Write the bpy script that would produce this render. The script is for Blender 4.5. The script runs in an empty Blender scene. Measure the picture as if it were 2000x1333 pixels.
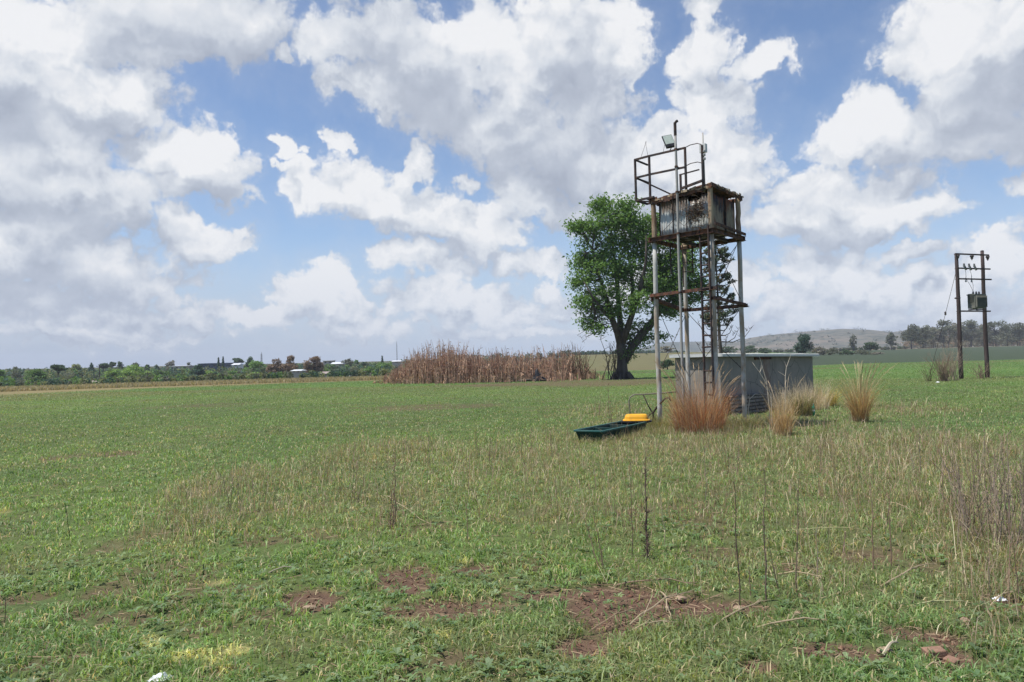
import bpy, math, random
import numpy as np
from mathutils import Vector, Matrix

rng = np.random.default_rng(11)
random.seed(11)
scene = bpy.context.scene
COL = scene.collection
R = math.radians

# ------------------------------------------------------------------ camera
EYE = 1.6
FPX = 1500.0                      # focal length in pixels of the 2000 px wide photograph
PITCH = math.atan(43.5 / FPX)
ROLL = R(1.4)
CX, CY = 1000.0, 666.5
cam_loc = np.array([0.0, 0.0, EYE])
fwd = np.array([0.0, math.cos(PITCH), math.sin(PITCH)])
up0 = np.array([0.0, -math.sin(PITCH), math.cos(PITCH)])
x0 = np.array([1.0, 0.0, 0.0])
upv = up0 * math.cos(ROLL) + x0 * math.sin(ROLL)
rgt = x0 * math.cos(ROLL) - up0 * math.sin(ROLL)
cam = bpy.data.cameras.new('camera')
cam.sensor_width = 36.0
cam.lens = FPX / 2000.0 * 36.0
cam.clip_start = 0.05
cam.clip_end = 20000.0
cam_ob = bpy.data.objects.new('camera', cam)
COL.objects.link(cam_ob)
cam_ob.matrix_world = Matrix(((rgt[0], upv[0], -fwd[0], cam_loc[0]),
                              (rgt[1], upv[1], -fwd[1], cam_loc[1]),
                              (rgt[2], upv[2], -fwd[2], cam_loc[2]),
                              (0, 0, 0, 1)))
scene.camera = cam_ob


def ray(px, py):
    d = fwd + rgt * ((px - CX) / FPX) + upv * ((CY - py) / FPX)
    return d


def at(px, py, Y):
    d = ray(px, py)
    return cam_loc + d * (Y / d[1])


def ground(px, py, z=0.0):
    d = ray(px, py)
    t = (z - EYE) / d[2]
    return cam_loc + d * t


# ------------------------------------------------------------------ render, exposure
scene.view_settings.view_transform = 'Standard'
scene.view_settings.look = 'None'
scene.view_settings.exposure = 0.32
scene.view_settings.gamma = 1.0
scene.render.engine = 'CYCLES'
cy = scene.cycles
cy.max_bounces = 6
cy.diffuse_bounces = 3
cy.glossy_bounces = 2
cy.transmission_bounces = 3
cy.transparent_max_bounces = 6
cy.volume_bounces = 0
cy.use_adaptive_sampling = True
cy.adaptive_threshold = 0.008
cy.adaptive_min_samples = 24
cy.use_denoising = True
cy.denoiser = 'OPENIMAGEDENOISE'
cy.denoising_input_passes = 'RGB_ALBEDO_NORMAL'

# ------------------------------------------------------------------ sun and sky
SUN_EL = R(66.0)
SUN_AZ = R(-104.0)               # measured from +Y (view direction) towards +X
sun_dir = np.array([math.sin(SUN_AZ) * math.cos(SUN_EL), math.cos(SUN_AZ) * math.cos(SUN_EL), math.sin(SUN_EL)])
sl = bpy.data.lights.new('sun', 'SUN')
sl.energy = 4.8
sl.angle = R(0.6)
sl.color = (1.0, 0.95, 0.87)
so = bpy.data.objects.new('sun', sl)
COL.objects.link(so)
so.rotation_euler = Vector(sun_dir).to_track_quat('Z', 'Y').to_euler()
so.location = (0, 0, 60)

world = bpy.data.worlds.new('World')
scene.world = world
world.use_nodes = True
WT = world.node_tree
WT.nodes.clear()


class NT:
    """small helper round a node tree"""
    def __init__(s, tree):
        s.t = tree

    def n(s, typ, **kw):
        nd = s.t.nodes.new(typ)
        for k, v in kw.items():
            setattr(nd, k, v)
        return nd

    def link(s, a, b):
        s.t.links.new(a, b)

    def put(s, sock, v):
        if isinstance(v, bpy.types.NodeSocket):
            s.t.links.new(v, sock)
        else:
            sock.default_value = v

    def math(s, op, a, b=None, c=None, clamp=False):
        nd = s.n('ShaderNodeMath', operation=op)
        nd.use_clamp = clamp
        s.put(nd.inputs[0], a)
        if b is not None:
            s.put(nd.inputs[1], b)
        if c is not None:
            s.put(nd.inputs[2], c)
        return nd.outputs[0]

    def vmath(s, op, a, b=None, c=None):
        nd = s.n('ShaderNodeVectorMath', operation=op)
        s.put(nd.inputs[0], a)
        if b is not None:
            s.put(nd.inputs[1], b)
        if c is not None:
            s.put(nd.inputs[2], c)
        return nd.outputs['Value'] if op in ('LENGTH', 'DOT_PRODUCT', 'DISTANCE') else nd.outputs[0]

    def noise(s, vec, scale, detail=4, rough=0.5, dist=0.0, dim='3D'):
        nd = s.n('ShaderNodeTexNoise', noise_dimensions=dim)
        s.put(nd.inputs['Vector'], vec)
        nd.inputs['Scale'].default_value = scale
        nd.inputs['Detail'].default_value = detail
        nd.inputs['Roughness'].default_value = rough
        nd.inputs['Distortion'].default_value = dist
        return nd

    def sstep(s, v, a, b, lo=0.0, hi=1.0):
        nd = s.n('ShaderNodeMapRange', interpolation_type='SMOOTHSTEP')
        s.put(nd.inputs['Value'], v)
        nd.inputs['From Min'].default_value = a
        nd.inputs['From Max'].default_value = b
        nd.inputs['To Min'].default_value = lo
        nd.inputs['To Max'].default_value = hi
        return nd.outputs['Result']

    def mix(s, fac, a, b, blend='MIX'):
        nd = s.n('ShaderNodeMix', data_type='RGBA', blend_type=blend)
        s.put(nd.inputs[0], fac)
        s.put(nd.inputs[6], a)
        s.put(nd.inputs[7], b)
        return nd.outputs[2]


def rgb(r, g, b):
    return (r, g, b, 1.0)


def azel(px, py):
    d = ray(px, py)
    d = d / np.linalg.norm(d)
    return math.atan2(d[0], d[1]), math.asin(d[2])


# where the clouds of that day stood: (x, y, half width, half height) seen from the field, turned into azimuth and elevation
CLOUDS = [
    (40, 150, 190, 90), (170, 170, 130, 75), (250, 205, 70, 45), (60, 250, 170, 70), (20, 40, 130, 50), (160, 70, 70, 40),
    (330, 45, 200, 70), (470, 30, 110, 55), (250, 20, 150, 40),
    (160, 310, 60, 65), (110, 370, 120, 55), (40, 320, 90, 60), (210, 400, 95, 60), (70, 440, 110, 60),
    (340, 295, 95, 50), (420, 330, 70, 65), (300, 270, 55, 35), (455, 375, 40, 25), (370, 370, 60, 25),
    (385, 470, 80, 35), (360, 435, 38, 35), (430, 485, 45, 25),
    (180, 530, 170, 45), (40, 500, 120, 50), (310, 555, 75, 30), (80, 590, 140, 35), (380, 625, 55, 28), (230, 610, 80, 28), (360, 590, 40, 20),
    (620, 590, 95, 60), (660, 545, 45, 35), (560, 570, 45, 40), (700, 600, 35, 40), (480, 615, 50, 25),
    (600, 365, 55, 45), (690, 355, 70, 45), (740, 390, 110, 45), (800, 325, 26, 42), (850, 420, 110, 50), (905, 350, 28, 26), (930, 465, 90, 50), (1040, 515, 90, 28),
    (800, 505, 80, 32), (870, 520, 80, 25),
    (565, 290, 19, 19), (640, 285, 24, 18), (555, 330, 30, 14),
    (740, 60, 130, 80), (840, 130, 150, 95), (945, 90, 80, 90), (720, 180, 80, 50), (860, 220, 110, 60), (950, 240, 90, 60), (640, 90, 60, 35), (560, 110, 30, 14),
    (1080, 70, 130, 80), (1190, 90, 75, 85), (1130, 190, 110, 90), (1060, 290, 90, 90), (1150, 320, 120, 80), (1020, 380, 60, 45), (1120, 410, 110, 45), (1250, 290, 90, 45), (950, 430, 60, 30),
    (1345, 120, 50, 28), (1400, 110, 50, 60), (1390, 200, 75, 60), (1400, 290, 85, 60), (1500, 125, 62, 28), (1310, 330, 90, 70), (1440, 350, 60, 60), (1445, 430, 50, 45), (1385, 20, 45, 24), (1330, 420, 70, 60), (1250, 400, 60, 60),
    (1860, 60, 110, 70), (1960, 60, 90, 80), (1790, 120, 40, 40), (1920, 180, 110, 70), (1700, 245, 95, 50), (1650, 280, 65, 32), (1800, 265, 110, 45), (1930, 270, 110, 50), (1730, 200, 40, 25),
    (1640, 345, 60, 36), (1700, 385, 110, 48), (1580, 430, 85, 38), (1540, 375, 40, 32), (1790, 420, 70, 34), (1650, 450, 100, 30),
    (1590, 520, 95, 40), (1700, 560, 130, 50), (1560, 600, 100, 40), (1950, 510, 70, 45), (1880, 560, 90, 45), (1780, 490, 50, 14), (1650, 620, 150, 35), (1850, 610, 120, 30),
    (850, 590, 90, 42), (940, 600, 100, 38), (1060, 570, 45, 32), (1010, 620, 100, 28), (780, 610, 40, 28), (880, 550, 45, 22), (1090, 600, 40, 30),
    (1470, 560, 40, 35), (1990, 360, 40, 26),
    (300, 100, 120, 25), (1010, 160, 60, 90), (1040, 250, 50, 60), (700, 640, 140, 18), (1000, 650, 140, 16), (250, 660, 160, 14), (530, 620, 60, 30), (150, 640, 140, 20), (1280, 470, 60, 60), (1250, 560, 60, 40),
    (-300, 200, 260, 110), (-250, 450, 220, 80), (-700, 320, 260, 100), (-150, 600, 200, 50), (-600, 580, 220, 50), (2250, 150, 200, 110), (2300, 420, 160, 60), (2600, 280, 220, 100), (2250, 580, 200, 50), (-1200, 200, 300, 120), (3100, 300, 300, 110), (600, -180, 260, 90), (1500, -160, 240, 80), (1050, -300, 300, 90),
]
GREY = [  # the parts of them that hang over the field and show a shaded base
    (380, 60, 210, 75), (90, 255, 170, 60), (230, 240, 50, 40), (880, 215, 160, 85), (760, 90, 120, 70), (1080, 330, 130, 100), (1120, 150, 80, 100),
    (1920, 255, 160, 65), (1990, 200, 90, 90), (1130, 420, 110, 40), (60, 400, 120, 50), (100, 560, 220, 50), (250, 470, 120, 50), (1640, 460, 120, 25), (420, 385, 60, 25), (850, 480, 130, 22),
]
BRIGHT = [
    (80, 100, 110, 45), (180, 150, 100, 50), (960, 130, 50, 90), (900, 60, 70, 50), (1230, 80, 40, 80), (1370, 240, 60, 60), (1860, 110, 60, 60), (1680, 240, 70, 40), (640, 375, 80, 30), (780, 400, 80, 30),
    (1780, 420, 60, 30), (1420, 90, 50, 40), (370, 300, 80, 40), (1390, 320, 70, 60), (1650, 350, 60, 30),
    (630, 570, 80, 40), (900, 575, 120, 30), (1060, 565, 45, 25), (1700, 540, 90, 25), (1950, 490, 60, 30), (800, 490, 80, 20), (970, 480, 90, 22), (390, 450, 60, 28), (230, 505, 100, 20), (600, 400, 50, 30), (160, 290, 40, 40), (110, 365, 70, 25),
]


def blob_group(name, blobs, grow=1.0):
    """node group: vector (azimuth, elevation, 0) -> smooth minimum of the normalised distances to the blobs"""
    g = bpy.data.node_groups.new(name, 'ShaderNodeTree')
    g.interface.new_socket('Vector', in_out='INPUT', socket_type='NodeSocketVector')
    g.interface.new_socket('Distance', in_out='OUTPUT', socket_type='NodeSocketFloat')
    T = NT(g)
    gi = T.n('NodeGroupInput')
    go = T.n('NodeGroupOutput')
    acc = None
    for (px, py, rx, ry) in blobs:
        a, e = azel(px, py)
        sx, sy = FPX / (rx * grow), FPX / (ry * grow)
        v = T.vmath('MULTIPLY_ADD', gi.outputs[0], (sx, sy, 0.0), (-a * sx, -e * sy, 0.0))
        L = T.vmath('LENGTH', v)
        acc = L if acc is None else T.math('SMOOTH_MIN', acc, L, 0.22)
    T.link(acc, go.inputs[0])
    return g


def build_world():
    T = NT(WT)
    tc = T.n('ShaderNodeTexCoord')
    sep = T.n('ShaderNodeSeparateXYZ')
    T.link(tc.outputs['Generated'], sep.inputs[0])
    az = T.math('ARCTAN2', sep.outputs['X'], sep.outputs['Y'])
    el = T.math('ARCSINE', sep.outputs['Z'])
    cmb = T.n('ShaderNodeCombineXYZ')
    T.link(az, cmb.inputs[0])
    T.link(el, cmb.inputs[1])
    p = cmb.outputs[0]
    sky = T.n('ShaderNodeTexSky', sky_type='NISHITA')
    sky.sun_disc = False
    sky.sun_elevation = SUN_EL
    sky.sun_rotation = SUN_AZ
    sky.altitude = 1500.0
    sky.air_density = 1.15
    sky.dust_density = 1.0
    sky.ozone_density = 1.6

    half = (0.5, 0.5, 0.5)
    w1 = T.vmath('SUBTRACT', T.noise(p, 9.0, 1, 0.5, dim='2D').outputs['Color'], half)
    w2 = T.vmath('SUBTRACT', T.noise(p, 34.0, 3, 0.6, dim='2D').outputs['Color'], half)
    q = T.vmath('MULTIPLY_ADD', w1, (0.075, 0.05, 0.0), p)
    q = T.vmath('MULTIPLY_ADD', w2, (0.045, 0.035, 0.0), q)
    o1, o2 = (-0.004, 0.013, 0.0), (-0.012, 0.045, 0.0)

    def off(v, o):
        return v if o is None else T.vmath('ADD', v, o)
    lay = blob_group('cloud_layout', CLOUDS, 1.25)

    def layout(o):
        g = T.n('ShaderNodeGroup', node_tree=lay)
        T.link(off(q, o), g.inputs[0])
        return T.math('SUBTRACT', 1.0, g.outputs[0])

    def billow(o):                      # cauliflower heads
        vo = T.n('ShaderNodeTexVoronoi', voronoi_dimensions='2D', feature='F1')
        T.link(off(q, o), vo.inputs['Vector'])
        vo.inputs['Scale'].default_value = 32.0
        vo.inputs['Detail'].default_value = 2.0
        vo.inputs['Roughness'].default_value = 0.5
        return T.math('SUBTRACT', 0.5, vo.outputs['Distance'])

    def curl(o, detail):
        return T.math('SUBTRACT', T.noise(off(p, o), 20.0, detail, 0.60, dim='2D').outputs['Fac'], 0.5)
    L0, L2 = layout(None), layout(o2)
    B0, B1 = billow(None), billow(o1)
    f0, f1 = curl(None, 8), curl(o1, 5)
    m0, m2 = curl(None, 1), curl(o2, 1)
    low = T.sstep(el, -0.01, 0.20, 1.0, 0.0)
    # towards the horizon the heaps are farther away and so look smaller
    small = T.vmath('MULTIPLY', p, (1.0, 1.5, 1.0))
    g0 = T.math('SUBTRACT', T.noise(small, 36.0, 6, 0.58, dim='2D').outputs['Fac'], 0.5)
    g1 = T.math('SUBTRACT', T.noise(T.vmath('ADD', small, (-0.003, 0.013, 0.0)), 36.0, 4, 0.58, dim='2D').outputs['Fac'], 0.5)
    d0 = T.math('MULTIPLY_ADD', f0, 0.95, T.math('MULTIPLY_ADD', B0, 0.28, L0))
    d0 = T.math('MULTIPLY_ADD', T.math('MULTIPLY', g0, low), 1.5, d0)
    alpha = T.sstep(d0, -0.02, 0.32)
    veil = T.sstep(d0, -0.75, 0.35)
    # light falls from above: where the cloud ends above a direction that direction is lit
    lit = T.math('MULTIPLY_ADD', T.math('SUBTRACT', L0, L2), 0.50, 0.60)
    lit = T.math('MULTIPLY_ADD', T.math('SUBTRACT', m0, m2), 0.34, lit)
    soft = T.math('MULTIPLY_ADD', T.math('SUBTRACT', B0, B1), 0.26, T.math('MULTIPLY', T.math('SUBTRACT', f0, f1), 0.52))

    def zone(name, blobs):
        g = blob_group(name, blobs, 1.15)
        nd = T.n('ShaderNodeGroup', node_tree=g)
        T.link(q, nd.inputs[0])
        return T.sstep(nd.outputs[0], 0.30, 1.2, 1.0, 0.0)
    soft = T.math('MULTIPLY_ADD', T.math('MULTIPLY', T.math('SUBTRACT', g0, g1), low), 1.1, soft)
    gz = zone('cloud_base_layout', GREY)
    lit = T.math('ADD', lit, T.math('MULTIPLY', soft, T.math('MULTIPLY_ADD', gz, -0.55, 1.0)))
    lit = T.math('MULTIPLY_ADD', gz, -0.28, lit)
    lit = T.math('MULTIPLY_ADD', zone('cloud_top_layout', BRIGHT), 0.30, lit, clamp=True)
    ramp = T.n('ShaderNodeValToRGB')
    T.link(lit, ramp.inputs[0])
    cr = ramp.color_ramp
    cr.elements[0].position = 0.0
    cr.elements[0].color = rgb(3.9, 4.3, 5.2)
    cr.elements[1].position = 1.0
    cr.elements[1].color = rgb(8.8, 8.85, 9.0)
    e = cr.elements.new(0.35)
    e.color = rgb(5.0, 5.45, 6.3)
    e = cr.elements.new(0.65)
    e.color = rgb(6.9, 7.25, 7.8)
    lav = T.mix(T.sstep(az, -0.65, 0.2), rgb(3.75, 4.5, 6.3), rgb(4.8, 5.8, 7.7))
    cloud = T.mix(T.math('MULTIPLY', low, 0.34), ramp.outputs[0], lav)
    skyc = T.mix(1.0, sky.outputs[0], rgb(1.24, 1.27, 1.36), 'MULTIPLY')
    skyc = T.mix(T.sstep(el, -0.02, 0.20, 0.95, 0.0), skyc, lav)
    skyc = T.mix(T.math('MULTIPLY', veil, T.math('MULTIPLY_ADD', low, 0.25, 0.16)), skyc, rgb(6.0, 6.4, 7.2))
    out_c = T.mix(T.math('MULTIPLY', alpha, 0.96), skyc, cloud)
    bg = T.n('ShaderNodeBackground')
    T.link(out_c, bg.inputs['Color'])
    bg.inputs['Strength'].default_value = 0.083
    wo = T.n('ShaderNodeOutputWorld')
    T.link(bg.outputs[0], wo.inputs['Surface'])


build_world()
world.cycles.sampling_method = 'MANUAL'
world.cycles.sample_map_resolution = 512


# ------------------------------------------------------------------ numeric helpers
def hash2(ix, iy, seed):
    h = (ix.astype(np.int64) * 374761393 + iy.astype(np.int64) * 668265263 + seed * 974711) & 0x7fffffff
    h = ((h ^ (h >> 13)) * 1274126177) & 0x7fffffff
    h = h ^ (h >> 16)
    return (h & 0xffff) / 65535.0


def vnoise(x, y, seed=0):
    ix, iy = np.floor(x), np.floor(y)
    fx, fy = x - ix, y - iy
    fx = fx * fx * (3 - 2 * fx)
    fy = fy * fy * (3 - 2 * fy)
    a = hash2(ix, iy, seed)
    b = hash2(ix + 1, iy, seed)
    c = hash2(ix, iy + 1, seed)
    d = hash2(ix + 1, iy + 1, seed)
    return (a * (1 - fx) + b * fx) * (1 - fy) + (c * (1 - fx) + d * fx) * fy


def fbm(x, y, seed=0, oct=4, rough=0.5):
    t, amp, tot = 0.0, 1.0, 0.0
    for o in range(oct):
        t = t + amp * vnoise(x * 2 ** o + 17.3 * o, y * 2 ** o - 9.1 * o, seed + o)
        tot += amp
        amp *= rough
    return t / tot


def ss(a, b, v):
    t = np.clip((v - a) / (b - a), 0, 1)
    return t * t * (3 - 2 * t)


def lerp3(a, b, t):
    return a * (1 - t[:, None]) + b * t[:, None]


def C3(*v):
    return np.array(v, dtype=float)


# ------------------------------------------------------------------ mesh helpers
class MB:
    """collects simple shapes in world space, links them as ONE mesh object"""
    def __init__(s):
        s.v, s.f, s.c = [], [], []
        s.n = 0
        s.col = (0.3, 0.3, 0.3)

    def add(s, verts, faces, col=None):
        b = s.n
        for p in verts:
            s.v.append((float(p[0]), float(p[1]), float(p[2])))
        c = col or s.col
        s.c += [c] * len(verts)
        s.n += len(verts)
        for f in faces:
            s.f.append(tuple(b + i for i in f))

    def hexa(s, p, col=None):
        """eight corners: bottom ring of four, then top ring of four"""
        s.add(p, [(3, 2, 1, 0), (4, 5, 6, 7), (0, 1, 5, 4), (1, 2, 6, 5), (2, 3, 7, 6), (3, 0, 4, 7)], col)

    def box(s, c, size, ax=(1, 0, 0), ay=(0, 1, 0), az=(0, 0, 1), col=None):
        c = np.asarray(c, float)
        ax, ay, az = (np.asarray(a, float) for a in (ax, ay, az))
        hx, hy, hz = (q / 2 for q in size)
        P = [c + ax * i * hx + ay * j * hy + az * k * hz for k in (-1, 1) for (i, j) in ((-1, -1), (1, -1), (1, 1), (-1, 1))]
        s.hexa(P, col)

    def bar(s, a, b, w, h, col=None, upd=(0, 0, 1)):
        """a rectangular bar from a to b"""
        a, b = np.asarray(a, float), np.asarray(b, float)
        d = b - a
        L = np.linalg.norm(d)
        d /= L
        u = np.asarray(upd, float)
        sx = np.cross(d, u)
        if np.linalg.norm(sx) < 1e-4:
            sx = np.cross(d, (0, 1, 0))
        sx /= np.linalg.norm(sx)
        u = np.cross(sx, d)
        s.box((a + b) / 2, (L, w, h), d, sx, u, col)

    def angle(s, a, b, w, t=0.008, upd=(0, 0, 1), flip=1, col=None):
        """an angle-iron: two thin legs meeting along a-b"""
        a, b = np.asarray(a, float), np.asarray(b, float)
        d = (b - a) / np.linalg.norm(b - a)
        u = np.asarray(upd, float)
        sx = np.cross(d, u)
        sx /= np.linalg.norm(sx)
        u = np.cross(sx, d)
        s.box((a + b) / 2 + u * w / 2, (np.linalg.norm(b - a), t, w), d, sx, u, col)
        s.box((a + b) / 2 + sx * flip * (w / 2 + t / 2), (np.linalg.norm(b - a), w, t), d, sx, u, col)

    def tube(s, pts, rad, n=8, col=None, cap=True, cols=None):
        pts = [np.asarray(p, float) for p in pts]
        k = len(pts)
        rad = [rad] * k if np.isscalar(rad) else rad
        prev = None
        V, F = [], []
        for i, p in enumerate(pts):
            d = pts[min(i + 1, k - 1)] - pts[max(i - 1, 0)]
            d = d / (np.linalg.norm(d) + 1e-9)
            if prev is None:
                a = np.cross(d, (0, 0, 1)) if abs(d[2]) < 0.9 else np.cross(d, (1, 0, 0))
            else:
                a = prev - d * np.dot(prev, d)
            a = a / (np.linalg.norm(a) + 1e-9)
            prev = a
            b = np.cross(d, a)
            for j in range(n):
                t = 2 * math.pi * j / n
                V.append(p + (a * math.cos(t) + b * math.sin(t)) * rad[i])
        for i in range(k - 1):
            for j in range(n):
                j2 = (j + 1) % n
                F.append((i * n + j, i * n + j2, (i + 1) * n + j2, (i + 1) * n + j))
        if cap:
            F.append(tuple(range(n - 1, -1, -1)))
            F.append(tuple((k - 1) * n + j for j in range(n)))
        s.add(V, F, col)

    def lathe(s, base, prof, n=12, col=None):
        base = np.asarray(base, float)
        V, F = [], []
        for (r, z) in prof:
            for j in range(n):
                t = 2 * math.pi * j / n
                V.append(base + (r * math.cos(t), r * math.sin(t), z))
        k = len(prof)
        for i in range(k - 1):
            for j in range(n):
                j2 = (j + 1) % n
                F.append((i * n + j, i * n + j2, (i + 1) * n + j2, (i + 1) * n + j))
        F.append(tuple(range(n - 1, -1, -1)))
        F.append(tuple((k - 1) * n + j for j in range(n)))
        s.add(V, F, col)

    def sheet(s, P, col=None):
        """grid of points [i][j] -> quads"""
        m, n = len(P), len(P[0])
        s.add([q for row in P for q in row],
              [(i * n + j, i * n + j + 1, (i + 1) * n + j + 1, (i + 1) * n + j) for i in range(m - 1) for j in range(n - 1)], col)

    def rock(s, c, r, seed, col=None):
        """a lumpy stone"""
        g = np.random.default_rng(seed)
        c = np.asarray(c, float)
        V, F = [], []
        nu, nv = 10, 7
        off = g.normal(size=(6, 3))
        for i in range(nv):
            th = math.pi * i / (nv - 1)
            for j in range(nu):
                ph = 2 * math.pi * j / nu
                d = np.array([math.sin(th) * math.cos(ph), math.sin(th) * math.sin(ph), math.cos(th)])
                k = 1.0
                for o in off:
                    k -= 0.22 * max(0.0, float(np.dot(d, o / np.linalg.norm(o))) - 0.55)
                k *= 1 + 0.05 * g.normal()
                V.append(c + d * np.asarray(r) * k)
        for i in range(nv - 1):
            for j in range(nu):
                j2 = (j + 1) % nu
                F.append((i * nu + j, (i + 1) * nu + j, (i + 1) * nu + j2, i * nu + j2))
        s.add(V, F, col)

    def build(s, name, material, parent=None, origin=None, bevel=0.0, smooth=False):
        o0 = np.zeros(3)
        if parent is not None:
            o0 = np.array(root_loc[parent.name])
        elif origin is not None:
            o0 = np.asarray(origin, float)
        me = bpy.data.meshes.new(name)
        v = np.array(s.v, float) - o0
        me.from_pydata(v.tolist(), [], s.f)
        ca = me.color_attributes.new('Col', 'FLOAT_COLOR', 'POINT')
        c = np.ones((len(s.c), 4))
        c[:, :3] = np.array(s.c)
        ca.data.foreach_set('color', c.astype(np.float32).ravel())
        me.update()
        ob = bpy.data.objects.new(name, me)
        COL.objects.link(ob)
        me.materials.append(material)
        if smooth:
            me.polygons.foreach_set('use_smooth', [True] * len(me.polygons))
        if parent is not None:
            ob.parent = parent
            root_loc[ob.name] = tuple(o0)
        else:
            ob.location = o0
            root_loc[ob.name] = tuple(o0)
        if bevel:
            bv = ob.modifiers.new('bevel', 'BEVEL')
            bv.width = bevel
            bv.segments = 2
            bv.limit_method = 'ANGLE'
        return ob


root_loc = {}


def np_mesh(name, V, F, colr, material, parent=None, origin=None):
    """big mesh from arrays: V (n,3) world space, F (m,3 or 4) indices, colr (n,3)"""
    o0 = np.zeros(3)
    if parent is not None:
        o0 = np.array(root_loc[parent.name])
    elif origin is not None:
        o0 = np.asarray(origin, float)
    me = bpy.data.meshes.new(name)
    n, m, k = len(V), len(F), F.shape[1]
    me.vertices.add(n)
    me.vertices.foreach_set('co', (V - o0).astype(np.float32).ravel())
    me.loops.add(m * k)
    me.loops.foreach_set('vertex_index', F.astype(np.int32).ravel())
    me.polygons.add(m)
    me.polygons.foreach_set('loop_start', np.arange(0, m * k, k, dtype=np.int32))
    me.update(calc_edges=True)
    ca = me.color_attributes.new('Col', 'FLOAT_COLOR', 'POINT')
    c = np.ones((n, 4), np.float32)
    c[:, :3] = colr
    ca.data.foreach_set('color', c.ravel())
    me.materials.append(material)
    ob = bpy.data.objects.new(name, me)
    COL.objects.link(ob)
    ob.location = (0, 0, 0) if parent is not None else o0
    if parent is not None:
        ob.parent = parent
    root_loc[ob.name] = tuple(o0)
    return ob


def tag(o, label=None, cat=None, group=None, kind=None):
    if label:
        o['label'] = label
    if cat:
        o['category'] = cat
    if group:
        o['group'] = group
    if kind:
        o['kind'] = kind
    return o


def thing(name, loc, label, cat, group=None):
    o = bpy.data.objects.new(name, None)
    o.empty_display_size = 0.2
    COL.objects.link(o)
    o.location = [float(q) for q in loc]
    root_loc[o.name] = tuple(float(q) for q in loc)
    return tag(o, label, cat, group)


# ------------------------------------------------------------------ materials
def mat(name):
    m = bpy.data.materials.new(name)
    m.use_nodes = True
    m.node_tree.nodes.clear()
    return m, NT(m.node_tree)


def finish(T, bsdf, bump=None, bump_strength=0.3, bump_dist=0.02):
    o = T.n('ShaderNodeOutputMaterial')
    if bump is not None:
        b = T.n('ShaderNodeBump')
        b.inputs['Strength'].default_value = bump_strength
        b.inputs['Distance'].default_value = bump_dist
        T.link(bump, b.inputs['Height'])
        T.link(b.outputs[0], bsdf.inputs['Normal'])
    T.link(bsdf.outputs[0], o.inputs['Surface'])


def principled(T, col, rough=0.8, metal=0.0, spec=0.3):
    b = T.n('ShaderNodeBsdfPrincipled')
    T.put(b.inputs['Base Color'], col)
    T.put(b.inputs['Roughness'], rough)
    b.inputs['Metallic'].default_value = metal
    b.inputs['Specular IOR Level'].default_value = spec
    return b


def m_two(name, c1, c2, scale=6.0, lo=0.4, hi=0.62, rough=0.8, metal=0.0, spec=0.3, stretch=(1, 1, 1), bump=0.25, detail=6, fine=0.25):
    """two worn colours mixed by noise, with a fine grain over both"""
    m, T = mat(name)
    tc = T.n('ShaderNodeTexCoord')
    v = T.vmath('MULTIPLY', tc.outputs['Object'], stretch)
    n1 = T.noise(v, scale, detail, 0.62)
    f = T.sstep(n1.outputs['Fac'], lo, hi)
    c = T.mix(f, rgb(*c1), rgb(*c2))
    n2 = T.noise(v, scale * 9, 4, 0.6)
    k = T.math('MULTIPLY_ADD', T.math('SUBTRACT', n2.outputs['Fac'], 0.5), fine * 2, 1.0)
    c = T.vmath('SCALE', c, None)
    nd = c.node
    T.link(k, nd.inputs['Scale'])
    b = principled(T, c, rough, metal, spec)
    finish(T, b, n2.outputs['Fac'], bump, 0.01)
    return m


def m_attr(name, trans=0.0, rough=0.9, noise=0.0, nscale=3.0, spec=0.15):
    """colour from the mesh's own colour attribute (each leaf, blade or stone has a colour of its own)"""
    m, T = mat(name)
    a = T.n('ShaderNodeAttribute', attribute_name='Col')
    c = a.outputs['Color']
    if noise:
        tc = T.n('ShaderNodeTexCoord')
        nn = T.noise(tc.outputs['Object'], nscale, 5, 0.6)
        k = T.math('MULTIPLY_ADD', T.math('SUBTRACT', nn.outputs['Fac'], 0.5), 2 * noise, 1.0)
        s = T.n('ShaderNodeVectorMath', operation='SCALE')
        T.link(c, s.inputs[0])
        T.link(k, s.inputs['Scale'])
        c = s.outputs[0]
    b = principled(T, c, rough, 0.0, spec)
    o = T.n('ShaderNodeOutputMaterial')
    if trans:
        # a leaf sends back part of the light and lets about as much through
        t = T.n('ShaderNodeBsdfTranslucent')
        sc_ = T.n('ShaderNodeVectorMath', operation='MULTIPLY')
        T.link(c, sc_.inputs[0])
        sc_.inputs[1].default_value = (trans * 1.05, trans, trans * 0.6)
        T.link(sc_.outputs[0], t.inputs['Color'])
        mx = T.n('ShaderNodeAddShader')
        T.link(b.outputs[0], mx.inputs[0])
        T.link(t.outputs[0], mx.inputs[1])
        T.link(mx.outputs[0], o.inputs['Surface'])
    else:
        T.link(b.outputs[0], o.inputs['Surface'])
    return m


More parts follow.
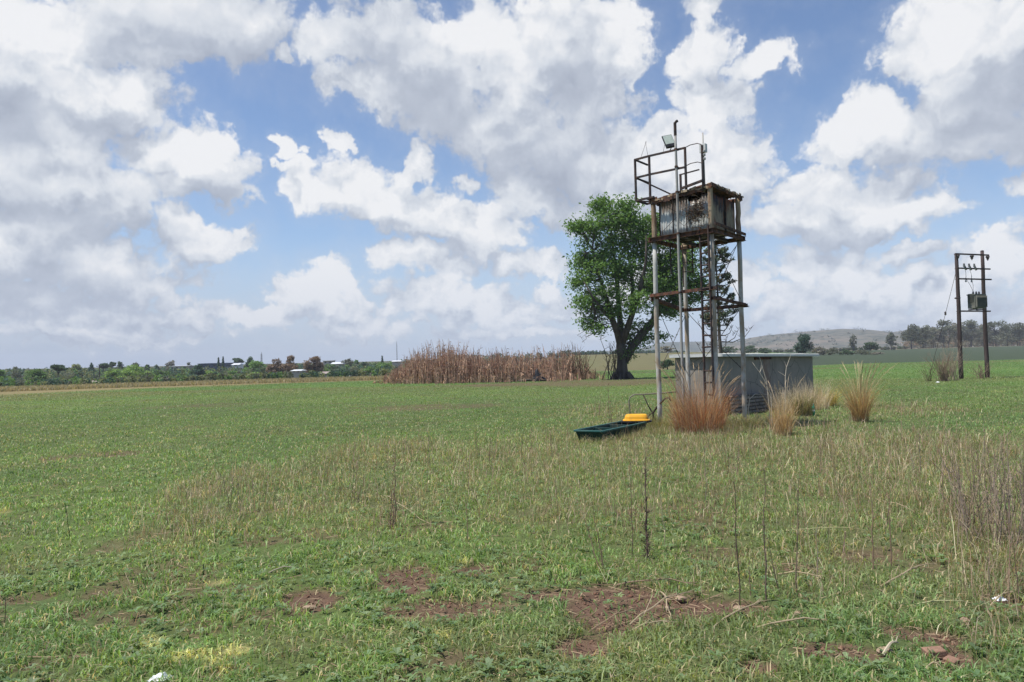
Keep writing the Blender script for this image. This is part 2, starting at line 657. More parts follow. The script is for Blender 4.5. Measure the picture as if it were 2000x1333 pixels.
M = {}
M['grass'] = m_attr('grass_blades', rough=0.55, spec=0.35, trans=0.9, noise=0.25, nscale=1.3)
M['leaf'] = m_attr('foliage', trans=0.8, noise=0.2, nscale=0.7)
M['leaf_far'] = m_attr('far_foliage', trans=0.7, noise=0.3, nscale=0.35)
M['stalk'] = m_attr('dry_stalks', trans=0.1)
M['bark'] = m_two('bark', (0.055, 0.045, 0.037), (0.10, 0.085, 0.07), 3.0, stretch=(1, 1, 0.25), bump=0.7, rough=0.95)
M['far_bark'] = m_two('far_bark', (0.06, 0.05, 0.045), (0.11, 0.10, 0.09), 1.0, rough=0.95)
M['rust'] = m_two('rusty_steel', (0.045, 0.03, 0.026), (0.16, 0.072, 0.043), 7.0, rough=0.85, bump=0.4)
M['dark_steel'] = m_two('dark_steel', (0.028, 0.025, 0.028), (0.075, 0.045, 0.035), 9.0, rough=0.75)
M['galv'] = m_two('weathered_galvanised_pipe', (0.47, 0.46, 0.43), (0.32, 0.25, 0.18), 2.2, 0.42, 0.62, rough=0.62, stretch=(2, 2, 0.7), spec=0.4)
M['tan_pipe'] = m_two('tan_rusted_pipe', (0.36, 0.28, 0.19), (0.20, 0.12, 0.075), 3.0, 0.42, 0.66, rough=0.75, stretch=(2, 2, 0.6))
M['mast'] = m_two('mast_pipe', (0.33, 0.32, 0.30), (0.17, 0.14, 0.12), 4.0, 0.5, 0.68, rough=0.6, stretch=(2, 2, 0.5))
M['creosote'] = m_two('creosoted_pole', (0.045, 0.033, 0.032), (0.085, 0.062, 0.058), 2.5, rough=0.9, stretch=(3, 3, 0.3), bump=0.4)
M['xfmr'] = m_two('grey_green_paint', (0.135, 0.138, 0.118), (0.175, 0.172, 0.145), 4.0, rough=0.6)
M['porcelain'] = m_two('brown_porcelain', (0.05, 0.035, 0.03), (0.08, 0.055, 0.045), 8.0, rough=0.35, spec=0.5)
M['pale_insulator'] = m_two('grey_porcelain', (0.28, 0.28, 0.28), (0.4, 0.4, 0.39), 8.0, rough=0.4, spec=0.5)
M['trough'] = m_two('dark_green_plastic', (0.008, 0.040, 0.036), (0.050, 0.060, 0.045), 2.6, 0.5, 0.72, rough=0.6, bump=0.15, detail=9)
M['trough_rim'] = m_two('rim_highlight_green_plastic', (0.022, 0.095, 0.088), (0.06, 0.12, 0.105), 3.0, 0.45, 0.7, rough=0.5, bump=0.1)  # rim highlight painted in as a lighter green than the basin
M['yellow'] = m_two('yellow_plastic', (0.70, 0.34, 0.015), (0.52, 0.30, 0.07), 5.0, 0.52, 0.75, rough=0.55, bump=0.1, fine=0.12, detail=9)
M['white_box'] = m_two('white_box_plastic', (0.55, 0.56, 0.55), (0.42, 0.42, 0.40), 6.0, 0.5, 0.75, rough=0.5)
M['lamp_glass'] = m_two('lamp_glass', (0.46, 0.52, 0.45), (0.54, 0.60, 0.52), 5.0, rough=0.15, spec=0.6, bump=0.02)
M['black'] = m_two('black_housing', (0.012, 0.013, 0.018), (0.03, 0.03, 0.036), 8.0, rough=0.6)
M['paper'] = m_two('white_scrap', (0.74, 0.76, 0.78), (0.82, 0.82, 0.82), 7.0, rough=0.7)
M['bottle'] = m_two('green_plastic', (0.02, 0.22, 0.13), (0.05, 0.32, 0.2), 9.0, rough=0.25, spec=0.6)
M['brick'] = m_two('red_clay_brick', (0.27, 0.16, 0.11), (0.19, 0.115, 0.08), 12.0, rough=0.95, bump=0.6)
M['stone'] = m_two('pale_stone', (0.36, 0.27, 0.19), (0.23, 0.15, 0.10), 14.0, rough=0.95, bump=0.6)


def m_wall(name, c1, c2, streak, splash):
    """cement plaster: mottled, rain runs below the eaves, mud splashed up from the ground, fine cracks"""
    m, T = mat(name)
    tc = T.n('ShaderNodeTexCoord')
    ob = tc.outputs['Object']
    n1 = T.noise(ob, 1.1, 8, 0.65)
    n2 = T.noise(ob, 14.0, 6, 0.65)
    runs = T.noise(T.vmath('MULTIPLY', ob, (2.6, 2.6, 0.5)), 1.0, 7, 0.65)
    sp = T.n('ShaderNodeSeparateXYZ')
    T.link(ob, sp.inputs[0])
    z = sp.outputs['Z']
    c = T.mix(T.sstep(n1.outputs['Fac'], 0.35, 0.65), rgb(*c1), rgb(*c2))
    c = T.mix(T.math('MULTIPLY', T.sstep(runs.outputs['Fac'], 0.50, 0.68), T.sstep(z, 0.2, 1.6, 0.25, 0.85)), c, rgb(*streak))
    c = T.mix(T.sstep(T.math('MULTIPLY_ADD', n2.outputs['Fac'], 0.5, T.math('MULTIPLY_ADD', n1.outputs['Fac'], 0.6, z)), 0.65, 1.15, 0.8, 0.0), c, rgb(*splash))
    vo = T.n('ShaderNodeTexVoronoi', feature='DISTANCE_TO_EDGE')
    T.link(T.vmath('MULTIPLY_ADD', n1.outputs['Color'], (0.5, 0.5, 0.5), ob), vo.inputs['Vector'])
    vo.inputs['Scale'].default_value = 0.9
    c = T.mix(T.sstep(vo.outputs['Distance'], 0.004, 0.012, 0.7, 0.0), c, rgb(0.07, 0.065, 0.06))
    finish(T, principled(T, c, 0.93, 0.0, 0.15), n2.outputs['Fac'], 0.5, 0.02)
    return m


M['plaster'] = m_wall('grey_cement_plaster', (0.235, 0.222, 0.20), (0.29, 0.272, 0.245), (0.175, 0.165, 0.148), (0.18, 0.145, 0.11))
M['end_plaster'] = m_wall('brownish_cement_plaster', (0.225, 0.20, 0.175), (0.285, 0.26, 0.23), (0.15, 0.13, 0.11), (0.17, 0.13, 0.095))
M['door_rust'] = m_two('rust_brown_sheet', (0.20, 0.145, 0.12), (0.25, 0.22, 0.20), 2.0, rough=0.8)
M['roof_sheet'] = m_two('pale_roof_sheet', (0.55, 0.56, 0.55), (0.44, 0.43, 0.40), 2.0, 0.5, 0.75, rough=0.5)
M['tile_roof'] = m_two('weathered_roof', (0.24, 0.19, 0.17), (0.31, 0.26, 0.24), 0.5, rough=0.9)
M['white_roof'] = m_two('white_painted_roof', (0.66, 0.68, 0.70), (0.55, 0.57, 0.6), 0.3, rough=0.6)
M['blue_wall'] = m_two('blue_factory_cladding', (0.05, 0.07, 0.12), (0.065, 0.085, 0.14), 0.3, rough=0.7)
M['house_wall'] = m_two('pale_house_wall', (0.46, 0.41, 0.35), (0.38, 0.34, 0.29), 0.4, rough=0.9)
M['dark_wall'] = m_two('dark_house_wall', (0.07, 0.055, 0.05), (0.11, 0.085, 0.075), 0.5, rough=0.9)
M['window'] = m_two('dark_window', (0.02, 0.025, 0.03), (0.035, 0.04, 0.05), 0.5, rough=0.2, spec=0.5)


def m_stonework():
    m, T = mat('rubble_plinth_stone')
    tc = T.n('ShaderNodeTexCoord')
    br = T.n('ShaderNodeTexBrick')
    v = T.vmath('MULTIPLY_ADD', T.noise(tc.outputs['Generated'], 6.0, 3).outputs['Color'], (0.02, 0.02, 0.02), tc.outputs['UV'])
    T.link(v, br.inputs['Vector'])
    br.inputs['Color1'].default_value = rgb(0.19, 0.175, 0.155)
    br.inputs['Color2'].default_value = rgb(0.27, 0.25, 0.225)
    br.inputs['Mortar'].default_value = rgb(0.075, 0.065, 0.055)
    br.inputs['Scale'].default_value = 1.0
    br.inputs['Brick Width'].default_value = 0.42
    br.inputs['Row Height'].default_value = 0.10
    br.inputs['Mortar Size'].default_value = 0.02
    n2 = T.noise(tc.outputs['Object'], 7.0, 6, 0.65)
    c = T.mix(T.sstep(n2.outputs['Fac'], 0.45, 0.7, 0.0, 0.6), br.outputs['Color'], rgb(0.15, 0.115, 0.09))
    finish(T, principled(T, c, 0.95), br.outputs['Fac'], -0.5, 0.03)
    return m


M['stonework'] = m_stonework()


def m_tank(name, zinc, dark, rust, rust_lo):
    """old corrugated zinc with dark water stains and rust runs that follow the corrugations"""
    m, T = mat(name)
    tc = T.n('ShaderNodeTexCoord')
    ob = tc.outputs['Object']
    runs = T.noise(T.vmath('MULTIPLY', ob, (9.0, 9.0, 0.7)), 2.2, 6, 0.65)
    big = T.noise(ob, 2.3, 5, 0.6)
    sp = T.n('ShaderNodeSeparateXYZ')
    T.link(ob, sp.inputs[0])
    top = T.sstep(sp.outputs['Z'], 4.95, 5.38)             # the upper edge has rusted most
    f = T.math('MULTIPLY_ADD', big.outputs['Fac'], 0.55, T.math('MULTIPLY', runs.outputs['Fac'], 0.6))
    f = T.math('MULTIPLY_ADD', top, 0.26, f)
    c = T.mix(T.sstep(f, 0.56, 0.76), rgb(*zinc), rgb(*dark))
    c = T.mix(T.sstep(T.math('MULTIPLY_ADD', top, 0.10, T.noise(T.vmath('MULTIPLY', ob, (7.0, 7.0, 0.5)), 3.1, 5, 0.6).outputs['Fac']), rust_lo, rust_lo + 0.14), c, rgb(*rust))
    g = T.noise(ob, 60.0, 3, 0.6)
    finish(T, principled(T, c, 0.7, 0.0, 0.35), g.outputs['Fac'], 0.2, 0.004)
    return m


M['tank_front'] = m_tank('zinc_sheet_grey', (0.50, 0.52, 0.51), (0.19, 0.155, 0.13), (0.21, 0.10, 0.055), 0.58)
M['tank_side'] = m_tank('zinc_sheet_stained', (0.30, 0.25, 0.18), (0.035, 0.035, 0.05), (0.17, 0.07, 0.035), 0.50)


def m_ground():
    m, T = mat('field_soil_and_turf')
    a = T.n('ShaderNodeAttribute', attribute_name='Col')
    tc = T.n('ShaderNodeTexCoord')
    ob = tc.outputs['Object']
    n1 = T.noise(ob, 0.35, 6, 0.6)
    n2 = T.noise(ob, 9.0, 7, 0.68)
    n3 = T.noise(ob, 60.0, 4, 0.6)
    k = T.math('MULTIPLY_ADD', T.math('SUBTRACT', n1.outputs['Fac'], 0.5), 0.5, 1.0)
    k = T.math('MULTIPLY', k, T.math('MULTIPLY_ADD', T.math('SUBTRACT', n2.outputs['Fac'], 0.5), 1.1, 1.0))
    k = T.math('MULTIPLY', k, T.math('MULTIPLY_ADD', T.math('SUBTRACT', n3.outputs['Fac'], 0.5), 0.6, 1.0))
    s = T.n('ShaderNodeVectorMath', operation='SCALE')
    T.link(a.outputs['Color'], s.inputs[0])
    T.link(k, s.inputs['Scale'])
    finish(T, principled(T, s.outputs[0], 0.97, 0.0, 0.1), T.math('ADD', n2.outputs['Fac'], T.math('MULTIPLY', n3.outputs['Fac'], 0.3)), 0.6, 0.04)
    return m


M['ground'] = m_ground()


def m_hill(name, c_grass, c_bush, c_earth):
    m, T = mat(name)
    tc = T.n('ShaderNodeTexCoord')
    ob = tc.outputs['Object']
    n1 = T.noise(T.vmath('MULTIPLY', ob, (1.0, 1.0, 2.5)), 0.012, 7, 0.65)
    n2 = T.noise(ob, 0.05, 6, 0.7)
    c = T.mix(T.sstep(n2.outputs['Fac'], 0.47, 0.56), rgb(*c_grass), rgb(*c_bush))
    c = T.mix(T.sstep(n1.outputs['Fac'], 0.50, 0.62, 0.0, 0.8), c, rgb(*c_earth))
    finish(T, principled(T, c, 0.97, 0.0, 0.1), n2.outputs['Fac'], 0.5, 4.0)
    return m


# ------------------------------------------------------------------ the lie of the land
def bearing_px(x, y):
    return 1000.0 + FPX * x / np.maximum(y, 1.0)


def terrain(x, y):
    x = np.asarray(x, float)
    y = np.asarray(y, float)
    q = np.clip(bearing_px(x, y), -2500, 4500)
    r = np.hypot(x, y)
    front = ss(5, 30, y)
    wr = ss(980, 1130, q) * front
    wl = (1 - ss(980, 1130, q)) * front
    z = 0.05 * (fbm(x * 0.25, y * 0.25, 3, 3) - 0.5) * ss(3, 8, r) * (1 - ss(60, 120, r))
    z = z + wl * (-1.5 * ss(105, 210, r) + 9.0 * ss(230, 900, r))
    zc = np.interp(q, [1100, 1250, 1350, 1500, 1700], [1.0, 1.0, 1.0, 0.35, 0.0])
    z = z + wr * ((1 - zc) * (4.4 * np.clip((r - 160) / 340, 0, 1) + 3.5 * ss(500, 1200, r)) +
                  zc * (4.4 * ss(120, 330, r) + 3.5 * ss(330, 1200, r)))
    return z


def tz(x, y):
    return float(terrain(np.array([x]), np.array([y]))[0])


def foot(px, Y):
    """a point on the ground in that bearing, Y metres out"""
    p = at(px, 700, Y)
    return np.array([p[0], Y, tz(p[0], Y)])


def top_py(px, py, Y):
    return float(at(px, py, Y)[2])


DIRT = [(1235, 1185, 130, 42), (1130, 1262, 55, 20), (1330, 1190, 60, 26), (880, 1188, 130, 20, .9), (785, 1132, 62, 26), (612, 1170, 60, 26), (1060, 1160, 90, 12),
        (495, 1200, 45, 12, .62), (250, 1208, 40, 12, .62), (150, 1198, 32, 10, .62), (230, 1153, 60, 9, .62), (60, 1166, 50, 8, .62), (450, 1150, 55, 8, .62), (1450, 1188, 70, 14), (930, 1112, 45, 11),
        (1625, 1272, 80, 17), (1800, 1240, 70, 11), (1858, 1285, 30, 22), (905, 1288, 60, 18, .62), (1690, 1085, 70, 10, .62), (700, 1118, 40, 10, .62), (500, 1060, 40, 6, .62), (1240, 1000, 40, 10, .62),
        (850, 795, 150, 6, .75), (105, 897, 26, 5, .7), (150, 891, 30, 4, .5), (225, 886, 40, 4, .7), (400, 793, 90, 4, .6), (1225, 746, 110, 6), (1010, 751, 130, 4), (1100, 748, 60, 6), (420, 1320, 40, 10, .62), (1480, 1300, 40, 12),
        (1560, 1110, 60, 8), (1960, 1180, 30, 10), (100, 1290, 60, 8, .62), (660, 1300, 40, 8, .62)]
LIME = [(293, 1258, 24, 16), (372, 1287, 42, 9), (452, 1274, 36, 11), (420, 1138, 30, 5), (868, 1246, 18, 7), (906, 1098, 16, 5), (415, 1297, 26, 7), (440, 1310, 16, 5),
        (330, 1068, 20, 3, .5), (640, 834, 12, 1.5, .6), (600, 848, 10, 1.2, .6), (560, 836, 8, 1, .6), (690, 829, 14, 1.3, .6), (390, 873, 12, 1.5, .6), (330, 858, 10, 1, .6), (8, 1000, 10, 3, .8), (1950, 765, 14, 1, .5)]
STRAW = [(560, 960, 230, 70, .55), (800, 905, 260, 60, .6), (1110, 880, 220, 50, .6), (1500, 880, 330, 50, .8), (1800, 900, 280, 70, .9), (1700, 1000, 330, 80, .42),
         (1950, 985, 100, 120, .9), (1250, 960, 320, 70, .36), (1400, 830, 260, 25, .6), (950, 960, 240, 60, .25), (1300, 1120, 120, 40, .35), (1640, 1160, 160, 30, .3), (1500, 1120, 160, 40, .2),
         (430, 1000, 80, 30, .5), (700, 1000, 120, 50, .4), (1750, 800, 120, 14, .4), (1180, 800, 90, 16, .5)]


def ell_field(specs, x, y, wob=0.55, seed=5, base=1.0):
    out = np.zeros_like(x)
    r = np.hypot(x, y)
    sc = np.maximum(r / 6.0, 0.5)
    n = (fbm(x / sc * 1.6, y / sc * 1.6, seed, 5, 0.6) - 0.5) * 2 * wob + (fbm(x * 3.5, y * 3.5, seed + 9, 4, 0.6) - 0.5) * wob
    for sp in specs:
        px, py, rx, ry = sp[:4]
        w = sp[4] if len(sp) > 4 else 1.0
        c = ground(px, py)
        d = float(np.hypot(c[0], c[1]))
        if d > 400 or d < 0:
            continue
        ex = rx * d / FPX
        ey = ry * d * d / (EYE * FPX)
        t = c[:2] / d
        a = (x - c[0]) * t[1] - (y - c[1]) * t[0]
        b = (x - c[0]) * t[0] + (y - c[1]) * t[1]
        e = np.sqrt((a / ex) ** 2 + (b / ey) ** 2)
        out = np.maximum(out, w * ss(-0.25, 0.35, 1.0 - e + n))
    return out


def f_dirt(x, y):
    d = ell_field(DIRT, x, y, 0.6, 5)
    r = np.hypot(x, y)
    sp = ss(0.60, 0.68, fbm(x * 1.1 + 40, y * 0.8 + 3, 77, 5, 0.6)) * (1 - ss(7, 13, r)) * 0.5
    return np.maximum(d, sp)


def f_lime(x, y):
    return ell_field(LIME, x, y, 0.5, 31)


def f_straw(x, y):
    return ell_field(STRAW, x, y, 0.5, 51)


def turf_colour(x, y):
    """albedo of the short turf at each point"""
    r = np.hypot(x, y)
    q = bearing_px(x, y)
    n1 = fbm(x * 0.13, y * 0.10, 21, 4)
    n2 = fbm(x * 0.9, y * 0.9, 22, 4, 0.6)
    c = lerp3(np.tile(C3(0.072, 0.130, 0.034), (len(x), 1)), C3(0.098, 0.166, 0.042), ss(0.3, 0.7, n1))
    c = lerp3(c, C3(0.115, 0.120, 0.055), 0.6 * ss(0.48, 0.75, n2))
    c = lerp3(c, C3(0.070, 0.130, 0.042), 0.6 * ss(0.50, 0.78, fbm(x * 0.6 + 9, y * 0.6, 44, 4)))
    far = ss(25, 90, r)
    c = lerp3(c, C3(0.088, 0.160, 0.042), 0.55 * far)
    st = f_straw(x, y)
    c = lerp3(c, C3(0.17, 0.145, 0.08), 0.28 * st)
    c = lerp3(c, C3(0.37, 0.37, 0.15), 0.92 * f_lime(x, y))
    c = c * (0.80 + 0.42 * fbm(x * 0.045 + 3, y * 0.03, 63, 4))[:, None]
    c = lerp3(c, C3(0.120, 0.150, 0.055), 0.32 * ss(0.52, 0.70, fbm(x * 0.35, y * 0.16, 66, 5, 0.6)))
    # brownish streaks in the far turf
    c = lerp3(c, C3(0.14, 0.105, 0.055), 0.65 * far * ss(0.54, 0.70, fbm(x * 0.03, y * 0.09, 60, 4)))
    return c


def ground_colour(x, y):
    r = np.hypot(x, y)
    q = bearing_px(x, y)
    c = turf_colour(x, y) * 0.92
    near = 1 - ss(20, 70, r)
    c = lerp3(c, C3(0.085, 0.075, 0.04), 0.45 * near)
    d = f_dirt(x, y)
    farredd = ss(12, 25, r)
    c = lerp3(c, C3(0.118, 0.072, 0.053), d * (0.95 - 0.35 * farredd))
    wr = ss(1060, 1180, q)
    # left: strip of tall dry veld, then the trees' floor
    edge_l = np.interp(q, [-800, 0, 300, 580, 750, 1000], [68, 75, 83, 88, 92, 110])
    tan = (1 - wr) * ss(-4, 4, r - edge_l + 6 * (fbm(x * 0.2, y * 0.2, 8, 3) - 0.5))
    c = lerp3(c, C3(0.21, 0.165, 0.085), tan * 0.85)
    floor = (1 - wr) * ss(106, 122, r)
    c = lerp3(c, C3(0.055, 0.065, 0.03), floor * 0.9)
    # right: dark green crop on the facing slope, then a tan strip
    rr = wr * ss(1480, 1560, q)
    crop = rr * ss(-4, 4, r - np.interp(q, [1500, 1700, 2000, 2400], [120, 156, 165, 175]))
    c = lerp3(c, C3(0.048, 0.066, 0.040), crop)
    strip = rr * ss(470, 500, r + 30 * (fbm(x * 0.02, y * 0.02, 4, 3) - 0.5))
    c = lerp3(c, C3(0.25, 0.19, 0.11), strip)
    # middle: tan veld slope behind the shed
    mid = wr * (1 - ss(1430, 1520, q)) * ss(118, 135, r + 25 * (fbm(x * 0.05, y * 0.05, 6, 3) - 0.5))
    c = lerp3(c, C3(0.135, 0.12, 0.062), mid * 0.9)
    band = wr * (1 - ss(1430, 1520, q)) * ss(92, 100, r) * (1 - ss(108, 116, r))
    c = lerp3(c, C3(0.05, 0.085, 0.035), band * 0.7)
    return c


def build_ground():
    ang = np.concatenate([np.arange(-180, -50, 4.0), np.arange(-50, 50, 0.25), np.arange(50, 180, 4.0)]) * math.pi / 180
    rad = np.concatenate([np.array([0.4, 0.9, 1.5, 2.0]), np.geomspace(2.4, 30, 260), np.geomspace(30.8, 2600, 170)])
    A, Rr = np.meshgrid(ang, rad)
    X = (np.sin(A) * Rr).ravel()
    Y = (np.cos(A) * Rr).ravel()
    Z = terrain(X, Y)
    na, nr = len(ang), len(rad)
    dd = f_dirt(X, Y)
    Z = Z - 0.025 * dd * (1 - ss(15, 25, np.hypot(X, Y)))
    i = np.arange(nr - 1)[:, None] * na
    j = np.arange(na)[None, :]
    j2 = (j + 1) % na
    F = np.stack([i + j, i + na + j, i + na + j2, i + j2], -1).reshape(-1, 4)
    c = np.array([[0.0, 0.0, tz(0.0, 0.0)]])
    V = np.concatenate([np.stack([X, Y, Z], 1), c])
    colr = np.concatenate([ground_colour(X, Y), [[0.07, 0.09, 0.04]]])
    # close the middle with quads that use the centre twice-removed corner
    k = len(V) - 1
    jj = np.arange(0, na - 1, 2)
    fan = np.stack([np.full_like(jj, k), jj, jj + 1, np.minimum(jj + 2, na - 1)], 1)
    o = np_mesh('ground', V, np.concatenate([F, fan[:, ::-1][:, [0, 1, 2, 3]]]), colr, M['ground'])
    o.data.polygons.foreach_set('use_smooth', [True] * len(o.data.polygons))
    tag(o, kind='structure')


build_ground()


# ------------------------------------------------------------------ grass
def blades(P, h, w, colr, lean, bend, az=None, tipcol=None):
    """each blade: two-segment ribbon, five vertices, three triangles. P (n,3) feet"""
    n = len(P)
    az = rng.uniform(0, 2 * math.pi, n) if az is None else az
    fa = rng.uniform(0, 2 * math.pi, n)
    dx = np.stack([np.cos(fa), np.sin(fa), np.zeros(n)], 1) * (w / 2)[:, None]
    ld = np.stack([np.cos(az), np.sin(az), np.zeros(n)], 1)
    mid = P + ld * (h * lean * 0.4)[:, None] + np.array([0, 0, 1.0]) * (h * 0.55 * np.sqrt(np.maximum(1 - 0.5 * lean ** 2, 0.2)))[:, None]
    tip = P + ld * (h * (lean + bend))[:, None] + np.array([0, 0, 1.0]) * (h * np.maximum(1 - 0.55 * (lean + bend) ** 2, 0.12))[:, None]
    V = np.empty((n, 5, 3))
    V[:, 0] = P - dx
    V[:, 1] = P + dx
    V[:, 2] = mid - dx * 0.75
    V[:, 3] = mid + dx * 0.75
    V[:, 4] = tip
    cc = np.repeat(colr[:, None, :], 5, 1)
    if tipcol is not None:
        cc[:, 4] = tipcol
    b = np.arange(n)[:, None] * 5
    F = np.stack([b + [[0, 1, 3]], b + [[0, 3, 2]], b + [[2, 3, 4]]], 1).reshape(-1, 3)
    return V.reshape(-1, 3), F, cc.reshape(-1, 3)


def scatter(n, r0, r1, half, p=1.0):
    """points thinning outwards over a wide sector in front"""
    u = rng.uniform(0, 1, n)
    r = r0 * (r1 / r0) ** (u ** p)
    a = rng.uniform(-half, half, n)
    return r * np.sin(a), r * np.cos(a), r


def field_limit(x, y):
    q = bearing_px(x, y)
    return np.interp(q, [-1200, 0, 300, 580, 750, 1000, 1200, 1500, 1700, 2000, 2600], [66, 77, 85, 90, 94, 112, 118, 122, 156, 165, 170])


def build_turf():
    n = 620000
    x, y, r = scatter(n, 2.6, 170, R(48), 1.0)
    d = f_dirt(x, y)
    tuft = fbm(x * 2.6, y * 2.6, 90, 4, 0.6)
    gap = (1 - ss(8, 16, r)) * ss(0.50, 0.40, fbm(x * 4.2 + 5, y * 4.2, 91, 4, 0.6))
    keep = (rng.uniform(0, 1, n) > d * 0.90) & (r < field_limit(x, y)) & (rng.uniform(0, 1, n) < 0.35 + 1.2 * tuft) & (rng.uniform(0, 1, n) > 0.75 * gap)
    x, y, r, tuft = x[keep], y[keep], r[keep], tuft[keep]
    m = len(x)
    st = f_straw(x, y)
    c = turf_colour(x, y)
    pick = rng.uniform(0, 1, m)
    c = lerp3(c, C3(0.27, 0.22, 0.14), ((pick < 0.13 + 0.14 * st)).astype(float) * 0.8 * (1 - 0.7 * ss(12, 45, r)))
    c = lerp3(c, C3(0.17, 0.20, 0.075), ((pick > 0.90)).astype(float) * 0.6 * (1 - 0.7 * ss(12, 45, r)))
    c = lerp3(c, C3(0.065, 0.125, 0.045), ((pick > 0.55) & (pick < 0.75)).astype(float) * 0.6)
    calm = ss(10, 40, r)
    c = c * (1 + (rng.uniform(0.6, 1.45, m) - 1) * (1 - 0.75 * calm))[:, None] * np.array([1.17, 1.11, 1.12])
    c = c * (0.72 + 0.55 * fbm(x * 3.1, y * 3.1, 95, 4, 0.6))[:, None]
    h = (0.030 + 0.075 * np.clip(tuft * 1.5 - 0.25, 0, 1.2)) * rng.uniform(0.6, 1.35, m) * (1 + 0.35 * st)
    h = h * (1 + 0.25 * ss(20, 80, r))
    w = (0.0052 + 0.00062 * r) * rng.uniform(0.6, 1.35, m)
    lean = rng.uniform(0.15, 0.95, m)
    bend = rng.uniform(0.1, 0.7, m)
    V, F, cc = blades(np.stack([x, y, terrain(x, y) - 0.008], 1), h, w, c, lean, bend)
    tag(np_mesh('grass', V, F, cc, M['grass']), 'short green turf covering the field in front of the tower', 'grass', kind='stuff')


def build_dry_grass():
    n = 420000
    x, y, r = scatter(n, 4.5, 60, R(46), 0.8)
    st = f_straw(x, y)
    clump = 0.55 * fbm(x * 1.7, y * 1.7, 120, 4, 0.65) + 0.45 * fbm(x * 0.55 + 8, y * 0.40, 123, 4, 0.6)
    keep = rng.uniform(0, 1, n) < st * np.clip(clump * 4.4 - 1.62, 0, 1) * 0.85 + 0.006
    x, y, r, st = x[keep], y[keep], r[keep], st[keep]
    m = len(x)
    pick = rng.uniform(0, 1, m)
    c = np.tile(C3(0.31, 0.245, 0.165), (m, 1))
    c = lerp3(c, C3(0.20, 0.14, 0.10), (pick < 0.50).astype(float))
    c = lerp3(c, C3(0.12, 0.16, 0.055), ((pick > 0.68)).astype(float))
    c = lerp3(c, C3(0.42, 0.37, 0.26), ((pick > 0.50) & (pick < 0.57)).astype(float))
    c = c * rng.uniform(0.7, 1.25, m)[:, None]
    h = rng.uniform(0.08, 0.40, m) * (0.7 + 0.9 * rng.uniform(0, 1, m) ** 4) * (0.6 + 0.5 * st)
    w = (0.0018 + 0.00040 * r) * rng.uniform(0.7, 1.2, m)
    lean, bend = rng.uniform(0.0, 0.75, m), rng.uniform(0.0, 0.6, m)
    tall = rng.uniform(0, 1, m) < 0.018 * ss(0.45, 0.7, fbm(x * 0.9 + 31, y * 0.9, 171, 3))
    h = np.where(tall, rng.uniform(0.40, 0.85, m), h)          # thin stalks left standing in loose groups
    lean, bend = np.where(tall, lean * 0.25, lean), np.where(tall, bend * 0.3, bend)
    c = np.where(tall[:, None], C3(0.22, 0.155, 0.115) * rng.uniform(0.6, 1.4, m)[:, None], c)
    V, F, cc = blades(np.stack([x, y, terrain(x, y) - 0.01], 1), h, w, c, lean, bend)
    tag(np_mesh('dry_grass', V, F, cc, M['grass']), 'thin dry straw grass standing loosely among the green turf', 'dry grass', kind='stuff')


def build_litter():
    """short bits of broken stalk lying on the bare soil"""
    n = 60000
    x, y, r = scatter(n, 3.0, 22, R(42), 0.8)
    d = f_dirt(x, y)
    keep = rng.uniform(0, 1, n) < d * 0.26 + 0.05
    x, y, r = x[keep], y[keep], r[keep]
    m = len(x)
    a = rng.uniform(0, 2 * math.pi, m)
    L = rng.uniform(0.012, 0.07, m) * (0.6 + 1.4 * rng.uniform(0, 1, m) ** 5)
    w = 0.0020 + 0.0005 * r
    z = terrain(x, y)
    t = np.stack([np.cos(a), np.sin(a), rng.normal(0, 0.06, m)], 1) * L[:, None]
    s = np.stack([-np.sin(a), np.cos(a), np.zeros(m)], 1) * (w / 2)[:, None]
    c0 = np.stack([x, y, z - 0.012 + rng.uniform(0.004, 0.02, m)], 1)
    V = np.stack([c0 - t - s, c0 + t - s, c0 + t + s, c0 - t + s, c0 - t + [0, 0, 0.004], c0 + t + [0, 0, 0.004]], 1)
    b = np.arange(m)[:, None] * 6
    F = np.stack([b + [[0, 1, 5, 4]], b + [[4, 5, 2, 3]]], 1).reshape(-1, 4)
    c = lerp3(np.tile(C3(0.27, 0.20, 0.13), (m, 1)), C3(0.10, 0.062, 0.045), rng.uniform(0, 1, m)) * rng.uniform(0.7, 1.2, m)[:, None]
    tag(np_mesh('straw_litter', V.reshape(-1, 3), F, np.repeat(c, 6, 0), M['stalk']), 'broken straw litter lying on the bare reddish soil', 'straw litter', kind='stuff')


def build_pebbles():
    """small clods and pebbles on the bare soil"""
    n = 60000
    x, y, r = scatter(n, 3.0, 16, R(42), 0.8)
    d = f_dirt(x, y)
    keep = rng.uniform(0, 1, n) < d * 0.30
    x, y, r = x[keep], y[keep], r[keep]
    m = len(x)
    s = rng.uniform(0.004, 0.014, m) * (1 + 1.2 * rng.uniform(0, 1, m) ** 5)
    z = terrain(x, y) - 0.022
    O = np.array([[1, 0, 0], [0, 1, 0], [-1, 0, 0], [0, -1, 0], [0, 0, 0.8], [0, 0, -0.8]], float)
    V = np.stack([x, y, z], 1)[:, None, :] + O[None] * s[:, None, None] * rng.uniform(0.6, 1.3, (m, 6, 1))
    f = np.array([[0, 1, 4], [1, 2, 4], [2, 3, 4], [3, 0, 4], [1, 0, 5], [2, 1, 5], [3, 2, 5], [0, 3, 5]])
    F = (np.arange(m)[:, None, None] * 6 + f[None]).reshape(-1, 3)
    c = lerp3(np.tile(C3(0.16, 0.08, 0.055), (m, 1)), C3(0.24, 0.16, 0.11), rng.uniform(0, 1, m) ** 2)
    tag(np_mesh('soil_clods', V.reshape(-1, 3), F, np.repeat(c, 6, 0), M['stalk']), 'small reddish clods and pebbles scattered on the bare soil', 'soil clods', kind='stuff')


